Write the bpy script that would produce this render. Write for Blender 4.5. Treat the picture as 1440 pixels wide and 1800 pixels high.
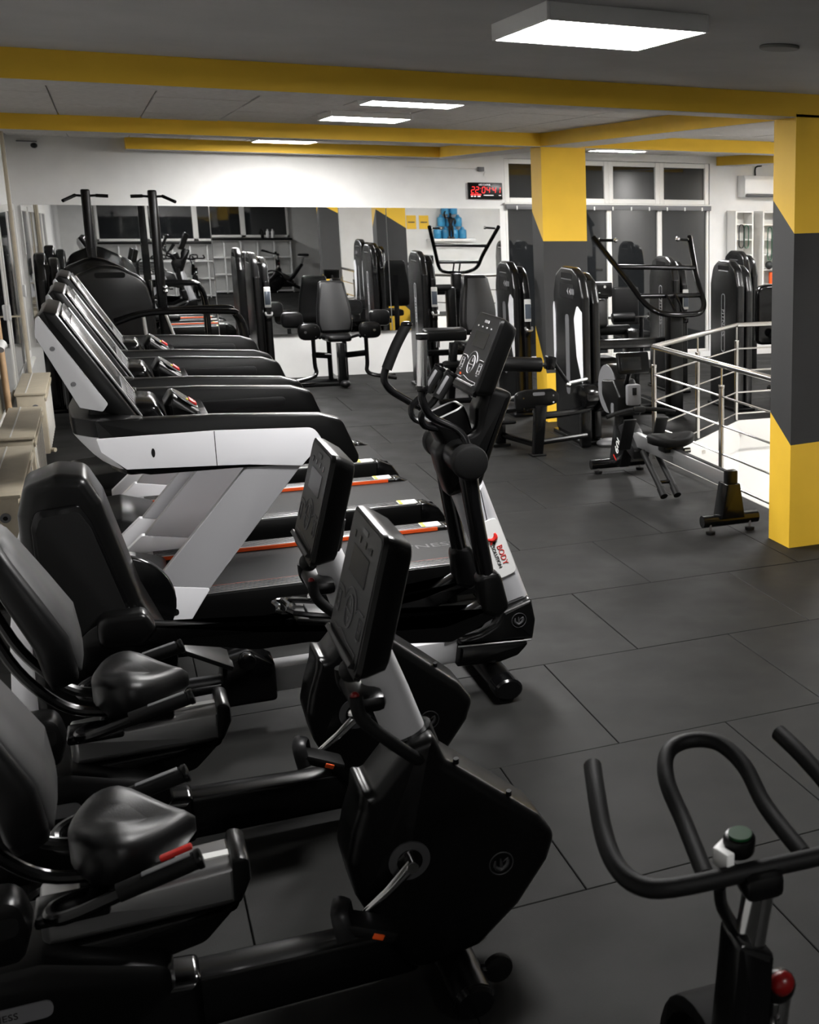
import bpy, bmesh, math, random
from mathutils import Vector, Matrix
random.seed(7)
PI = math.pi
for o in list(bpy.data.objects): bpy.data.objects.remove(o, do_unlink=True)
SC = bpy.context.scene
COL = SC.collection

# ------------------------------------------------------------------ camera
YAW, PITCH, ROLL = math.radians(27.97), math.radians(-12.86), math.radians(0.684)
CAMPOS = Vector((-1.217, -4.479, 2.201))
fw = Vector((math.sin(YAW)*math.cos(PITCH), math.cos(YAW)*math.cos(PITCH), math.sin(PITCH)))
rt0 = Vector((math.cos(YAW), -math.sin(YAW), 0)); up0 = rt0.cross(fw)
rt = rt0*math.cos(ROLL) + up0*math.sin(ROLL); up = up0*math.cos(ROLL) - rt0*math.sin(ROLL)
cd = bpy.data.cameras.new('camera'); cam = bpy.data.objects.new('camera', cd); COL.objects.link(cam)
cam.matrix_world = Matrix(((rt.x, up.x, -fw.x, CAMPOS.x), (rt.y, up.y, -fw.y, CAMPOS.y), (rt.z, up.z, -fw.z, CAMPOS.z), (0, 0, 0, 1)))
cd.sensor_fit = 'VERTICAL'; cd.sensor_height = 24.0; cd.lens = 2165/1800*24.0
cd.shift_x = -(1338-720)/1800; cd.shift_y = -(900-851.5)/1800
cd.clip_start = 0.05; cd.clip_end = 200
cd.dof.use_dof = True; cd.dof.focus_distance = 6.0; cd.dof.aperture_fstop = 4.5
SC.camera = cam

# ------------------------------------------------------------------ world, exposure
wd = bpy.data.worlds.new('night'); SC.world = wd; wd.use_nodes = True
wd.node_tree.nodes['Background'].inputs[0].default_value = (0.012, 0.014, 0.018, 1)
wd.node_tree.nodes['Background'].inputs[1].default_value = 0.25
vs = SC.view_settings
vs.view_transform = 'Standard'; vs.look = 'None'; vs.gamma = 1.0; vs.use_curve_mapping = False
vs.exposure = 2.1
LAMP = 26.0          # radiance of the ceiling panels

# ------------------------------------------------------------------ materials
MATS = {}
def mat(name, col, rough=0.5, metal=0.0, emit=None, estr=0.0, noise=0.0, nscale=60.0, bump=0.0, bscale=200.0, spec=0.5, coat=0.0, rnoise=0.0):
    m = bpy.data.materials.new(name); m.use_nodes = True
    nt = m.node_tree; b = nt.nodes['Principled BSDF']
    b.inputs['Base Color'].default_value = (*col, 1); b.inputs['Roughness'].default_value = rough
    b.inputs['Metallic'].default_value = metal; b.inputs['Specular IOR Level'].default_value = spec
    if coat: b.inputs['Coat Weight'].default_value = coat; b.inputs['Coat Roughness'].default_value = 0.12
    if emit: b.inputs['Emission Color'].default_value = (*emit, 1); b.inputs['Emission Strength'].default_value = estr
    if noise or bump or rnoise:
        tc = nt.nodes.new('ShaderNodeTexCoord')
    if noise:
        n = nt.nodes.new('ShaderNodeTexNoise'); n.inputs['Scale'].default_value = nscale; n.inputs['Detail'].default_value = 6
        nt.links.new(tc.outputs['Object'], n.inputs['Vector'])
        r = nt.nodes.new('ShaderNodeValToRGB')
        lo = tuple(c*(1-noise) for c in col); hi = tuple(min(1, c*(1+noise)) for c in col)
        r.color_ramp.elements[0].position = 0.3; r.color_ramp.elements[1].position = 0.7
        r.color_ramp.elements[0].color = (*lo, 1); r.color_ramp.elements[1].color = (*hi, 1)
        nt.links.new(n.outputs['Fac'], r.inputs['Fac']); nt.links.new(r.outputs['Color'], b.inputs['Base Color'])
    if rnoise:
        n3 = nt.nodes.new('ShaderNodeTexNoise'); n3.inputs['Scale'].default_value = 3.0; n3.inputs['Detail'].default_value = 5
        nt.links.new(tc.outputs['Object'], n3.inputs['Vector'])
        mr = nt.nodes.new('ShaderNodeMapRange'); mr.inputs['From Min'].default_value = 0.3; mr.inputs['From Max'].default_value = 0.7
        mr.inputs['To Min'].default_value = rough-rnoise; mr.inputs['To Max'].default_value = rough+rnoise
        nt.links.new(n3.outputs['Fac'], mr.inputs['Value']); nt.links.new(mr.outputs['Result'], b.inputs['Roughness'])
    if bump:
        n2 = nt.nodes.new('ShaderNodeTexNoise'); n2.inputs['Scale'].default_value = bscale; n2.inputs['Detail'].default_value = 4
        nt.links.new(tc.outputs['Object'], n2.inputs['Vector'])
        bp = nt.nodes.new('ShaderNodeBump'); bp.inputs['Strength'].default_value = bump; bp.inputs['Distance'].default_value = 0.002
        nt.links.new(n2.outputs['Fac'], bp.inputs['Height']); nt.links.new(bp.outputs['Normal'], b.inputs['Normal'])
    MATS[name] = m
    return m
mat('black_plastic', (0.0024, 0.0024, 0.0024), 0.29, bump=0.08, bscale=500, spec=0.26)
mat('shell_black', (0.0035, 0.0035, 0.0037), 0.27, spec=0.5)
mat('black_gloss', (0.0022, 0.0022, 0.0024), 0.16, spec=0.4)
mat('black_metal', (0.0026, 0.0026, 0.0028), 0.22, spec=0.36)
mat('black_rubber', (0.0042, 0.0042, 0.0042), 0.58, bump=0.3, bscale=300, spec=0.17)
mat('black_matte', (0.0025, 0.0025, 0.0025), 0.7, spec=0.08)
mat('pale_grey', (0.50, 0.50, 0.51), 0.45)
mat('emblem_grey', (0.028, 0.028, 0.03), 0.5)
mat('black_leather', (0.0042, 0.0042, 0.0044), 0.38, bump=0.2, bscale=350, spec=0.26)
mat('grey_leather', (0.022, 0.022, 0.0225), 0.5, bump=0.25, bscale=350)
mat('dark_grey_plastic', (0.009, 0.009, 0.0095), 0.38, spec=0.3)
mat('mid_grey_plastic', (0.13, 0.13, 0.135), 0.45)
mat('screen', (0.008, 0.0085, 0.009), 0.25, spec=0.4)
mat('console_face', (0.017, 0.0175, 0.018), 0.36, spec=0.35)
mat('print_grey', (0.42, 0.42, 0.43), 0.5)
mat('print_dim', (0.13, 0.13, 0.135), 0.5)
mat('silver_paint', (0.50, 0.50, 0.51), 0.42, 0.2)
mat('silver_panel', (0.50, 0.50, 0.52), 0.38, 0.35)
mat('light_grey', (0.84, 0.84, 0.87), 0.42)
mat('steel', (0.62, 0.60, 0.57), 0.22, 1.0)
mat('chrome', (0.72, 0.72, 0.72), 0.09, 1.0)
mat('alu', (0.62, 0.62, 0.62), 0.3, 0.9)
mat('track_alu', (0.36, 0.36, 0.36), 0.3, 0.9)
mat('crank_grey', (0.055, 0.055, 0.057), 0.45)
mat('speaker_grey', (0.24, 0.235, 0.22), 0.8)
mat('white_plastic', (0.74, 0.74, 0.73), 0.4)
mat('white_frame', (0.70, 0.69, 0.66), 0.4)
mat('wall_white', (0.72, 0.715, 0.70), 0.85, noise=0.04, nscale=4, bump=0.15, bscale=90)
mat('ceiling_paint', (0.40, 0.395, 0.385), 0.9, noise=0.05, nscale=3, bump=0.2, bscale=120)
mat('ceiling_tile', (0.50, 0.48, 0.455), 0.9, noise=0.10, nscale=25, bump=0.4, bscale=150)
mat('ceiling_grid', (0.52, 0.50, 0.46), 0.6)
mat('yellow_paint', (0.86, 0.53, 0.035), 0.6, noise=0.03, nscale=5, bump=0.1, bscale=80)
mat('dark_paint', (0.032, 0.032, 0.032), 0.6, noise=0.05, nscale=5, bump=0.1, bscale=80)
mat('rubber_tile', (0.0125, 0.0125, 0.0119), 0.60, noise=0.22, nscale=420, bump=0.35, bscale=420, rnoise=0.07, spec=0.13)
mat('rubber_joint', (0.008, 0.008, 0.008), 0.9)
mat('belt', (0.007, 0.007, 0.0072), 0.6, bump=0.2, bscale=300, spec=0.2)
mat('belt_print', (0.05, 0.05, 0.05), 0.6)
mat('orange', (0.85, 0.10, 0.012), 0.4)
mat('red', (0.55, 0.02, 0.015), 0.35)
mat('dark_red', (0.13, 0.004, 0.004), 0.3, spec=0.3)
mat('green', (0.004, 0.045, 0.012), 0.35, spec=0.2)
mat('sticker_yellow', (0.8, 0.65, 0.02), 0.5)
mat('sticker_white', (0.72, 0.72, 0.70), 0.5)
mat('cream', (0.52, 0.46, 0.35), 0.5, noise=0.06, nscale=15)
mat('wood', (0.46, 0.29, 0.15), 0.5, noise=0.12, nscale=12)
mat('blue', (0.04, 0.28, 0.52), 0.3)
mat('band_green', (0.02, 0.09, 0.05), 0.5)
mat('band_black', (0.012, 0.014, 0.014), 0.5)
mat('poster', (0.85, 0.52, 0.03), 0.6)
mat('stair_white', (0.80, 0.795, 0.78), 0.7)
mat('lamp_panel', (0.9, 0.9, 0.9), 0.5, emit=(1.0, 0.985, 0.97), estr=LAMP)
mat('led_red', (0.3, 0.0, 0.0), 0.4, emit=(1.0, 0.03, 0.03), estr=0.55)
mat('led_white', (0.5, 0.5, 0.5), 0.4, emit=(1.0, 0.9, 0.9), estr=0.25)
mat('mirror', (0.86, 0.87, 0.87), 0.008, 1.0)
mat('night_glass', (0.012, 0.013, 0.014), 0.03, spec=0.9)
mat('blind_grey', (0.055, 0.055, 0.057), 0.7)
mat('display', (0.10, 0.12, 0.15), 0.2)

# ------------------------------------------------------------------ mesh helpers
def _rot(v, e):
    return v
class MB:
    """collects shapes and links them as ONE mesh object"""
    def __init__(s): s.v = []; s.f = []
    def add(s, verts, faces, M=None):
        o = len(s.v)
        if M is not None: verts = [M @ Vector(v) for v in verts]
        s.v += [tuple(v) for v in verts]; s.f += [tuple(i+o for i in f) for f in faces]
        return s
    def addbm(s, bm, M=None):
        bm.verts.ensure_lookup_table(); bm.verts.index_update()
        s.add([v.co.copy() for v in bm.verts], [[v.index for v in f.verts] for f in bm.faces], M); bm.free(); return s
    def box(s, c, d, bev=0.0, seg=2, M=None, rot=None):
        bm = bmesh.new(); bmesh.ops.create_cube(bm, size=1.0)
        bmesh.ops.scale(bm, vec=d, verts=bm.verts)
        if bev: bmesh.ops.bevel(bm, geom=list(bm.edges), offset=min(bev, min(d)*0.49), segments=seg, profile=0.5, affect='EDGES')
        T = Matrix.Translation(c)
        if rot is not None: T = T @ rot
        if M is not None: T = M @ T
        return s.addbm(bm, T)
    def prism(s, prof, lo, hi, plane='xz', bev=0.0, seg=2, M=None):
        """prof = 2D outline; extruded along the third axis from lo to hi"""
        def to3(a, b, h):
            return (a, h, b) if plane == 'xz' else ((a, b, h) if plane == 'xy' else (h, a, b))
        n = len(prof)
        area = sum(prof[i][0]*prof[(i+1) % n][1]-prof[(i+1) % n][0]*prof[i][1] for i in range(n))
        if area < 0: prof = prof[::-1]
        lo, hi = min(lo, hi), max(lo, hi); bev = min(bev, (hi-lo)*0.48)
        if not bev:
            v = [to3(p[0], p[1], lo) for p in prof]+[to3(p[0], p[1], hi) for p in prof]
            f = [tuple(range(n-1, -1, -1)), tuple(range(n, 2*n))]+[(i, (i+1) % n, n+(i+1) % n, n+i) for i in range(n)]
            return s.add(v, f, M)
        st = [(bev*(1-math.sin(PI/2*k/seg)), bev*(1-math.cos(PI/2*k/seg))) for k in range(seg+1)]
        rings = [(d, lo+h) for d, h in st]+[(d, hi-h) for d, h in st[::-1]]
        return s.loft([[to3(q[0], q[1], h) for q in inset(prof, d)] for d, h in rings], M=M)
    def tube(s, pts, r, seg=10, caps=True, closed=False, smooth=0, M=None, flat=None):
        """round bar through pts; r one radius or one per point; flat=(a,b) makes it oval"""
        P = [Vector(p) for p in pts]
        R = list(r) if isinstance(r, (list, tuple)) else [r]*len(P)
        if smooth: P, R = catmull(P, R, smooth, closed)
        n = len(P); T = []
        for i in range(n):
            if closed: t = P[(i+1) % n]-P[i-1]
            else: t = P[min(i+1, n-1)]-P[max(i-1, 0)]
            T.append(t.normalized())
        ref = Vector((0, 0, 1)) if abs(T[0].z) < 0.9 else Vector((0, 1, 0))
        N = (ref-T[0]*ref.dot(T[0])).normalized(); verts = []; faces = []
        for i in range(n):
            if i: N = (N-T[i]*N.dot(T[i])).normalized()
            Bn = T[i].cross(N)
            fa, fb = flat if flat else (1, 1)
            for k in range(seg):
                a = 2*PI*k/seg; verts.append(P[i]+(N*math.cos(a)*fa+Bn*math.sin(a)*fb)*R[i])
        m = n if closed else n-1
        for i in range(m):
            j = (i+1) % n
            for k in range(seg): faces.append((i*seg+k, i*seg+(k+1) % seg, j*seg+(k+1) % seg, j*seg+k))
        if caps and not closed:
            faces.append(tuple(range(seg-1, -1, -1))); faces.append(tuple((n-1)*seg+k for k in range(seg)))
        return s.add(verts, faces, M)
    def cyl(s, a, b, r, r2=None, seg=20, bev=0.0, M=None):
        a = Vector(a); b = Vector(b); r2 = r if r2 is None else r2
        if bev:
            d = (b-a).normalized(); L = (b-a).length; bev = min(bev, L*0.45)
            return s.tube([a, a+d*bev*0.3, a+d*bev, b-d*bev, b-d*bev*0.3, b], [r-bev, r-bev*0.3, r, r2, r2-bev*0.3, r2-bev], seg, M=M)
        return s.tube([a, b], [r, r2], seg, M=M)
    def ball(s, c, d, seg=16, rings=10, M=None, pw=1.0):
        verts = []; faces = []
        for i in range(rings+1):
            th = PI*i/rings
            for k in range(seg):
                ph = 2*PI*k/seg
                x, y, z = math.sin(th)*math.cos(ph), math.sin(th)*math.sin(ph), math.cos(th)
                if pw != 1: x, y, z = [math.copysign(abs(q)**pw, q) for q in (x, y, z)]
                verts.append((c[0]+d[0]*x, c[1]+d[1]*y, c[2]+d[2]*z))
        for i in range(rings):
            for k in range(seg): faces.append((i*seg+k, (i+1)*seg+k, (i+1)*seg+(k+1) % seg, i*seg+(k+1) % seg))
        return s.add(verts, faces, M)
    def loft(s, secs, caps=True, M=None):
        n = len(secs[0]); verts = [p for q in secs for p in q]; faces = []
        for i in range(len(secs)-1):
            for k in range(n): faces.append((i*n+k, i*n+(k+1) % n, (i+1)*n+(k+1) % n, (i+1)*n+k))
        if caps: faces.append(tuple(range(n-1, -1, -1))); faces.append(tuple((len(secs)-1)*n+k for k in range(n)))
        return s.add(verts, faces, M)
    def torus(s, c, R, r, axis='y', seg=24, rs=8, M=None):
        pts = []
        for i in range(seg):
            a = 2*PI*i/seg; u, w = R*math.cos(a), R*math.sin(a)
            pts.append({'y': (c[0]+u, c[1], c[2]+w), 'x': (c[0], c[1]+u, c[2]+w), 'z': (c[0]+u, c[1]+w, c[2])}[axis])
        return s.tube(pts, r, rs, closed=True, M=M)
    def build(s, name, m, parent=None, sharp=35, label=None, off=None):
        me = bpy.data.meshes.new(name)
        vv = s.v if off is None else [(a-off[0], b-off[1], c-off[2]) for a, b, c in s.v]
        me.from_pydata(vv, [], s.f); me.validate()
        bm = bmesh.new(); bm.from_mesh(me); bmesh.ops.recalc_face_normals(bm, faces=bm.faces); bm.to_mesh(me); bm.free()
        me.shade_smooth(); me.set_sharp_from_angle(angle=math.radians(sharp))
        me.materials.append(MATS[m] if isinstance(m, str) else m)
        o = bpy.data.objects.new(name, me); COL.objects.link(o)
        if parent is not None:
            o.parent = parent
        if label: o['label'] = label
        return o
def inset(prof, d):
    if d < 1e-7: return [(p[0], p[1]) for p in prof]
    P = [Vector(p[:2]) for p in prof]; n = len(P); N = []
    for i in range(n):
        e = P[(i+1) % n]-P[i]; N.append(Vector((-e.y, e.x)).normalized() if e.length > 1e-9 else None)
    for i in range(n):
        if N[i] is None: N[i] = N[i-1] or Vector((0, 1))
    Q = []
    for i in range(n):
        m = N[i-1]+N[i]; m = m.normalized() if m.length > 1e-6 else N[i]
        Q.append(P[i]+m*(d/max(0.6, m.dot(N[i]))))
    for _ in range(6):
        bad = False
        for i in range(n):
            j = (i+1) % n
            if (Q[j]-Q[i]).dot(P[j]-P[i]) < 0: q = (Q[i]+Q[j])/2; Q[i] = q.copy(); Q[j] = q.copy(); bad = True
        if not bad: break
    return [(q.x, q.y) for q in Q]
def catmull(P, R, k, closed=False):
    n = len(P); out = []; rr = []
    rng = range(n if closed else n-1)
    for i in rng:
        if closed: p0, p1, p2, p3 = P[i-1], P[i], P[(i+1) % n], P[(i+2) % n]; r1, r2 = R[i], R[(i+1) % n]
        else: p0, p1, p2, p3 = P[max(i-1, 0)], P[i], P[i+1], P[min(i+2, n-1)]; r1, r2 = R[i], R[i+1]
        for j in range(k):
            t = j/k
            out.append(0.5*((2*p1)+(p2-p0)*t+(2*p0-5*p1+4*p2-p3)*t*t+(3*p1-p0-3*p2+p3)*t**3)); rr.append(r1+(r2-r1)*t)
    if not closed: out.append(P[-1]); rr.append(R[-1])
    return out, rr
def rp(pts, r, n=4):
    """2D outline with rounded corners; a point may carry its own radius"""
    out = []; N = len(pts)
    for i in range(N):
        p = Vector(pts[i][:2]); a = Vector(pts[i-1][:2]); b = Vector(pts[(i+1) % N][:2]); q = pts[i][2] if len(pts[i]) > 2 else r
        da, db = a-p, b-p; la, lb = da.length, db.length
        if q <= 0 or la < 1e-6 or lb < 1e-6: out.append((p.x, p.y)); continue
        da /= la; db /= lb; ang = da.angle(db) if abs(da.dot(db)) < 0.9999 else PI
        if ang > PI-0.05: out.append((p.x, p.y)); continue
        t = min(q/math.tan(ang/2), la*0.48, lb*0.48)
        A, B = p+da*t, p+db*t
        for k in range(n+1):
            u = k/n; w = A*(1-u)**2+p*2*u*(1-u)+B*u*u; out.append((w.x, w.y))
    return out
def oval(cx, cy, a, b, n=24): return [(cx+a*math.cos(2*PI*i/n), cy+b*math.sin(2*PI*i/n)) for i in range(n)]
def rrect(cx, cy, w, h, r, n=4): return rp([(cx-w/2, cy-h/2), (cx+w/2, cy-h/2), (cx+w/2, cy+h/2), (cx-w/2, cy+h/2)], r, n)
def link_empty(name, loc, rz=0):
    o = bpy.data.objects.new(name, None); COL.objects.link(o); o.location = loc; o.rotation_euler = (0, 0, rz); o.empty_display_size = 0.1; return o
def thing(name, label, cat, loc=(0, 0, 0), rz=0, group=None):
    return tag(link_empty(name, loc, rz), label, cat, group)
def tag(o, label, cat, group=None):
    o['label'] = label; o['category'] = cat
    if group: o['group'] = group
    return o
def struct(o): o['kind'] = 'structure'; return o
def kids(o): return [c for c in bpy.data.objects if c.parent == o]
def copy_tree(o, parent=None):
    c = o.copy(); COL.objects.link(c); c.parent = parent
    for ch in kids(o): copy_tree(ch, c)
    return c
def dup(o, loc, rz=None, label=None):
    c = copy_tree(o); c.location = loc
    if rz is not None: c.rotation_euler = (0, 0, rz)
    if label: c['label'] = label
    return c
def text_obj(name, txt, size, m, parent, M, extrude=0.0005, align='CENTER'):
    cu = bpy.data.curves.new(name, 'FONT'); cu.body = txt; cu.size = size; cu.align_x = align; cu.align_y = 'CENTER'; cu.extrude = extrude; cu.resolution_u = 3
    t = bpy.data.objects.new(name, cu); COL.objects.link(t); bpy.context.view_layer.update()
    me = bpy.data.meshes.new_from_object(t.evaluated_get(bpy.context.evaluated_depsgraph_get()))
    bpy.data.objects.remove(t, do_unlink=True); bpy.data.curves.remove(cu)
    me.transform(M); me.materials.clear(); me.materials.append(MATS[m])
    o = bpy.data.objects.new(name, me); COL.objects.link(o); o.parent = parent; return o
def frame(o, ex, ey):
    """matrix with local x along ex, local y along ey, at o"""
    ex = Vector(ex).normalized(); ey = Vector(ey); ey = (ey-ex*ey.dot(ex)).normalized(); ez = ex.cross(ey)
    return Matrix(((ex.x, ey.x, ez.x, o[0]), (ex.y, ey.y, ez.y, o[1]), (ex.z, ey.z, ez.z, o[2]), (0, 0, 0, 1)))
# ------------------------------------------------------------------ the setting
XL, XR, YB, YF = -2.03, 8.0, 11.83, -6.9      # left wall, right wall, mirror wall, wall behind the camera
ZC, ZB = 2.85, 2.71                            # ceiling, underside of the beams
HOLE = [(2.98, 2.75), (6.9, 2.75), (6.9, 6.74), (4.50, 6.80), (2.98, 5.33)]    # stair opening
def clip_half(poly, a, b, keep_left):
    out = []; n = len(poly)
    def sd(p): return ((b[0]-a[0])*(p[1]-a[1])-(b[1]-a[1])*(p[0]-a[0]))*(1 if keep_left else -1)
    for i in range(n):
        p, q = poly[i], poly[(i+1) % n]; sp, sq = sd(p), sd(q)
        if sp >= 0: out.append(p)
        if (sp > 0 and sq < 0) or (sp < 0 and sq > 0):
            t = sp/(sp-sq); out.append((p[0]+(q[0]-p[0])*t, p[1]+(q[1]-p[1])*t))
    return out
def minus_hole(rect, hole):
    pieces = []; rest = rect
    for i in range(len(hole)):
        a, b = hole[i], hole[(i+1) % len(hole)]
        o = clip_half(rest, a, b, False)
        if len(o) >= 3 and abs(parea(o)) > 1e-4: pieces.append(o)
        rest = clip_half(rest, a, b, True)
        if len(rest) < 3: return pieces, False
    return pieces, abs(parea(rest)) > 1e-4
def parea(p): return 0.5*sum(p[i][0]*p[(i+1) % len(p)][1]-p[(i+1) % len(p)][0]*p[i][1] for i in range(len(p)))
# floor slab with the stair opening, rubber tiles laid in running bond
fl = MB()
for pc in minus_hole([(XL-0.1, YF-0.1), (XR+0.1, YF-0.1), (XR+0.1, YB+0.1), (XL-0.1, YB+0.1)], HOLE)[0]:
    fl.prism(pc, -0.26, -0.022, 'xy')
floor = struct(fl.build('floor', 'rubber_joint'))
full = {}
def tile_mesh(w, h):
    k = (round(w, 3), round(h, 3))
    if k not in full:
        m = MB().prism([(0, 0), (w, 0), (w, h), (0, h)], -0.021, 0.0, 'xy', bev=0.0025, seg=1)
        o = m.build('tile', 'rubber_tile', floor); full[k] = o.data; return o
    o = bpy.data.objects.new('tile', full[k]); COL.objects.link(o); o.parent = floor; return o
G = 0.0035
for row in range(-7, 12):
    y0, y1 = max(row, YF), min(row+1, YB)
    off = 0.0 if row % 2 == 1 else 0.507
    off += {2: -0.014, 0: 0.0}.get(row, 0)
    for k in range(-4, 9):
        x0, x1 = max(k+off, XL), min(k+1+off, XR)
        if x1-x0 < 0.05: continue
        r = [(x0+G/2, y0+G/2), (x1-G/2, y0+G/2), (x1-G/2, y1-G/2), (x0+G/2, y1-G/2)]
        pcs, hit = minus_hole(r, HOLE)
        if not hit:
            o = tile_mesh(x1-x0-G, y1-y0-G); o.location = (x0+G/2, y0+G/2, random.uniform(-0.0012, 0.0))
        elif pcs:
            m = MB()
            for pc in pcs: m.prism(pc, -0.021, 0.0, 'xy')
            m.build('tile', 'rubber_tile', floor)
# stair well
sw = MB(); hc = [(x, y) for x, y in HOLE]
for i in range(len(hc)):
    a, b = hc[i], hc[(i+1) % len(hc)]
    d = Vector((b[0]-a[0], b[1]-a[1])).normalized(); nrm = Vector((d.y, -d.x))*0.12
    sw.prism([a, b, (b[0]+nrm.x, b[1]+nrm.y), (a[0]+nrm.x, a[1]+nrm.y)], -3.4, -0.262, 'xy')
struct(sw.build('wall_stairwell', 'stair_white'))
ed = MB()
for i in range(len(hc)):
    a, b = Vector(hc[i]), Vector(hc[(i+1) % len(hc)]); d = (b-a).normalized(); nrm = Vector((-d.y, d.x))*0.02
    ed.prism([tuple(a), tuple(b), tuple(b+nrm), tuple(a+nrm)], -0.30, -0.004, 'xy')
struct(ed.build('trim_1', 'white_frame'))
struct(MB().box((4.9, 4.7, -3.45), (4.4, 4.6, 0.1)).build('floor_landing', 'stair_white'))
stairs = thing('staircase', 'pale staircase going down inside the railed floor opening', 'staircase', (4.6, 3.2, -3.4))
for i in range(16):
    MB().box((6.3-0.26*i-4.6, 3.4-3.2, -0.3-0.18*i+3.4), (0.30, 1.15, 0.06), 0.008).build('tread', 'stair_white', stairs)
MB().tube([(6.5-4.6, 0.75, 3.65), (2.4-4.6, 0.75, 0.55)], 0.022, 10).build('handrail', 'steel', stairs)
MB().tube([(6.5-4.6, 0.75, 3.25), (2.4-4.6, 0.75, 0.15)], 0.012, 8).build('lower_rail', 'steel', stairs)
# walls
struct(MB().box((XL-0.1, (YF+YB)/2, 1.2), (0.2, YB-YF, 3.4)).build('wall_left', 'wall_white'))
struct(MB().box((XR+0.1, (YF+YB)/2, 1.2), (0.2, YB-YF, 3.4)).build('wall_right', 'wall_white'))
struct(MB().box(((XL+XR)/2, YF-0.1, 1.2), (XR-XL+0.4, 0.2, 3.4)).build('wall_rear', 'wall_white'))
wb = MB()
WX0, WX1, WZ0, WZ1 = 3.57, 6.56, 0.08, 2.74
wb.box(((XL-0.2+WX0)/2, YB+0.1, 1.2), (WX0-XL+0.2, 0.2, 3.4))
wb.box(((WX1+XR+0.2)/2, YB+0.1, 1.2), (XR-WX1+0.2, 0.2, 3.4))
wb.box(((WX0+WX1)/2, YB+0.1, (WZ0-0.5)/2), (WX1-WX0, 0.2, WZ0+0.5))
wb.box(((WX0+WX1)/2, YB+0.1, (WZ1+2.9)/2), (WX1-WX0, 0.2, 2.9-WZ1))
struct(wb.build('wall_back', 'wall_white'))
# ceilings: plain in front, suspended tiles behind the first beam
ceil = struct(MB().box(((XL+XR)/2, (YF+2.45)/2, ZC+0.05), (XR-XL+0.4, 2.45-YF+0.2, 0.1)).build('ceiling', 'ceiling_paint'))
ceil2 = struct(MB().box(((XL+XR)/2, (2.45+YB)/2+0.05, ZC+0.06), (XR-XL+0.4, YB-2.45+0.1, 0.1)).build('ceiling_suspended', 'ceiling_grid'))
tl = None
for i in range(17):
    for j in range(16):
        x0 = XL+0.02+0.6*i; y0 = 2.5+0.6*j; w = min(0.592, XR-x0-0.01); h = min(0.592, YB-y0-0.005)
        if w < 0.05 or h < 0.05: continue
        if w > 0.59 and h > 0.59 and tl is not None:
            o = bpy.data.objects.new('ceiling_tile', tl); COL.objects.link(o); o.parent = ceil2
        else:
            o = MB().prism([(0, 0), (w, 0), (w, h), (0, h)], -0.012, 0.01, 'xy', bev=0.003, seg=1).build('ceiling_tile', 'ceiling_tile', ceil2)
            if w > 0.59 and h > 0.59: tl = o.data
        o.location = (x0+0.004, y0+0.004, ZC+random.uniform(-0.004, 0.002))
# beams: yellow flanks, white underside
def two_mat(o, m2, test):
    o.data.materials.append(MATS[m2])
    for p in o.data.polygons:
        if test(p): p.material_index = 1
def beam(n, x0, x1, y0, y1, zb=ZB):
    o = MB().box(((x0+x1)/2, (y0+y1)/2, (zb+ZC+0.01)/2), (x1-x0, y1-y0, ZC+0.01-zb), 0.004, 1).build('trim_%d' % n, 'yellow_paint')
    two_mat(o, 'ceiling_tile', lambda p: p.normal.z < -0.7); return struct(o)
beam(2, XL, XR, 2.30, 2.58)
beam(3, XL, XR, 7.47, 7.81)
beam(4, -0.85, 2.66, 11.50, YB-0.004)
beam(5, 2.66, 3.00, 2.58, 7.47)
beam(6, 2.66, 3.00, 7.81, YB-0.004)
beam(7, 6.66, 6.98, 7.81, YB-0.004)
# pillars with slanted dark bands
def pillar(name, label, x0, x1, y0, y1, ztop, bands):
    """bands: for each corner (front-left, front-right, back-right, back-left) lower and upper height of the dark paint"""
    c = [(x0, y0), (x1, y0), (x1, y1), (x0, y1)]; v = []; f = []; mi = []
    for k in range(4):
        (a, b), (la, ua), (lb, ub) = (c[k], c[(k+1) % 4]), bands[2*k], bands[2*k+1]
        for q, (za0, za1, zb0, zb1) in enumerate(((0, la, 0, lb), (la, ua, lb, ub), (ua, ztop, ub, ztop))):
            i = len(v); v += [(a[0], a[1], za0), (b[0], b[1], zb0), (b[0], b[1], zb1), (a[0], a[1], za1)]; f.append((i, i+1, i+2, i+3)); mi.append(1 if q == 1 else 0)
    i = len(v); v += [(p[0], p[1], ztop) for p in c]; f.append((i, i+1, i+2, i+3)); mi.append(0)
    me = bpy.data.meshes.new(name); me.from_pydata(v, [], f); me.materials.append(MATS['yellow_paint']); me.materials.append(MATS['dark_paint'])
    for p, q in zip(me.polygons, mi): p.material_index = q
    o = bpy.data.objects.new(name, me); COL.objects.link(o); tag(o, label, 'pillar'); return o
pillar('pillar', 'yellow and dark grey square pillar nearest the camera at the stair opening', 2.595, 2.95, 2.30, 2.58, ZB+0.02,
       [(0.685, 2.02), (0.70, 2.03), (0.7, 2.03), (0.7, 2.03), (0.7, 2.03), (0.86, 2.22), (0.86, 2.22), (0.685, 2.02)])
pillar('pillar', 'yellow and dark grey square pillar behind the leg machine with the roller', 2.665, 3.12, 7.475, 7.805, ZB+0.02,
       [(0.50, 1.81), (0.50, 1.81), (0.5, 1.8), (0.5, 1.8), (0.5, 1.8), (0.95, 2.09), (0.95, 2.09), (0.50, 1.81)])
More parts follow.
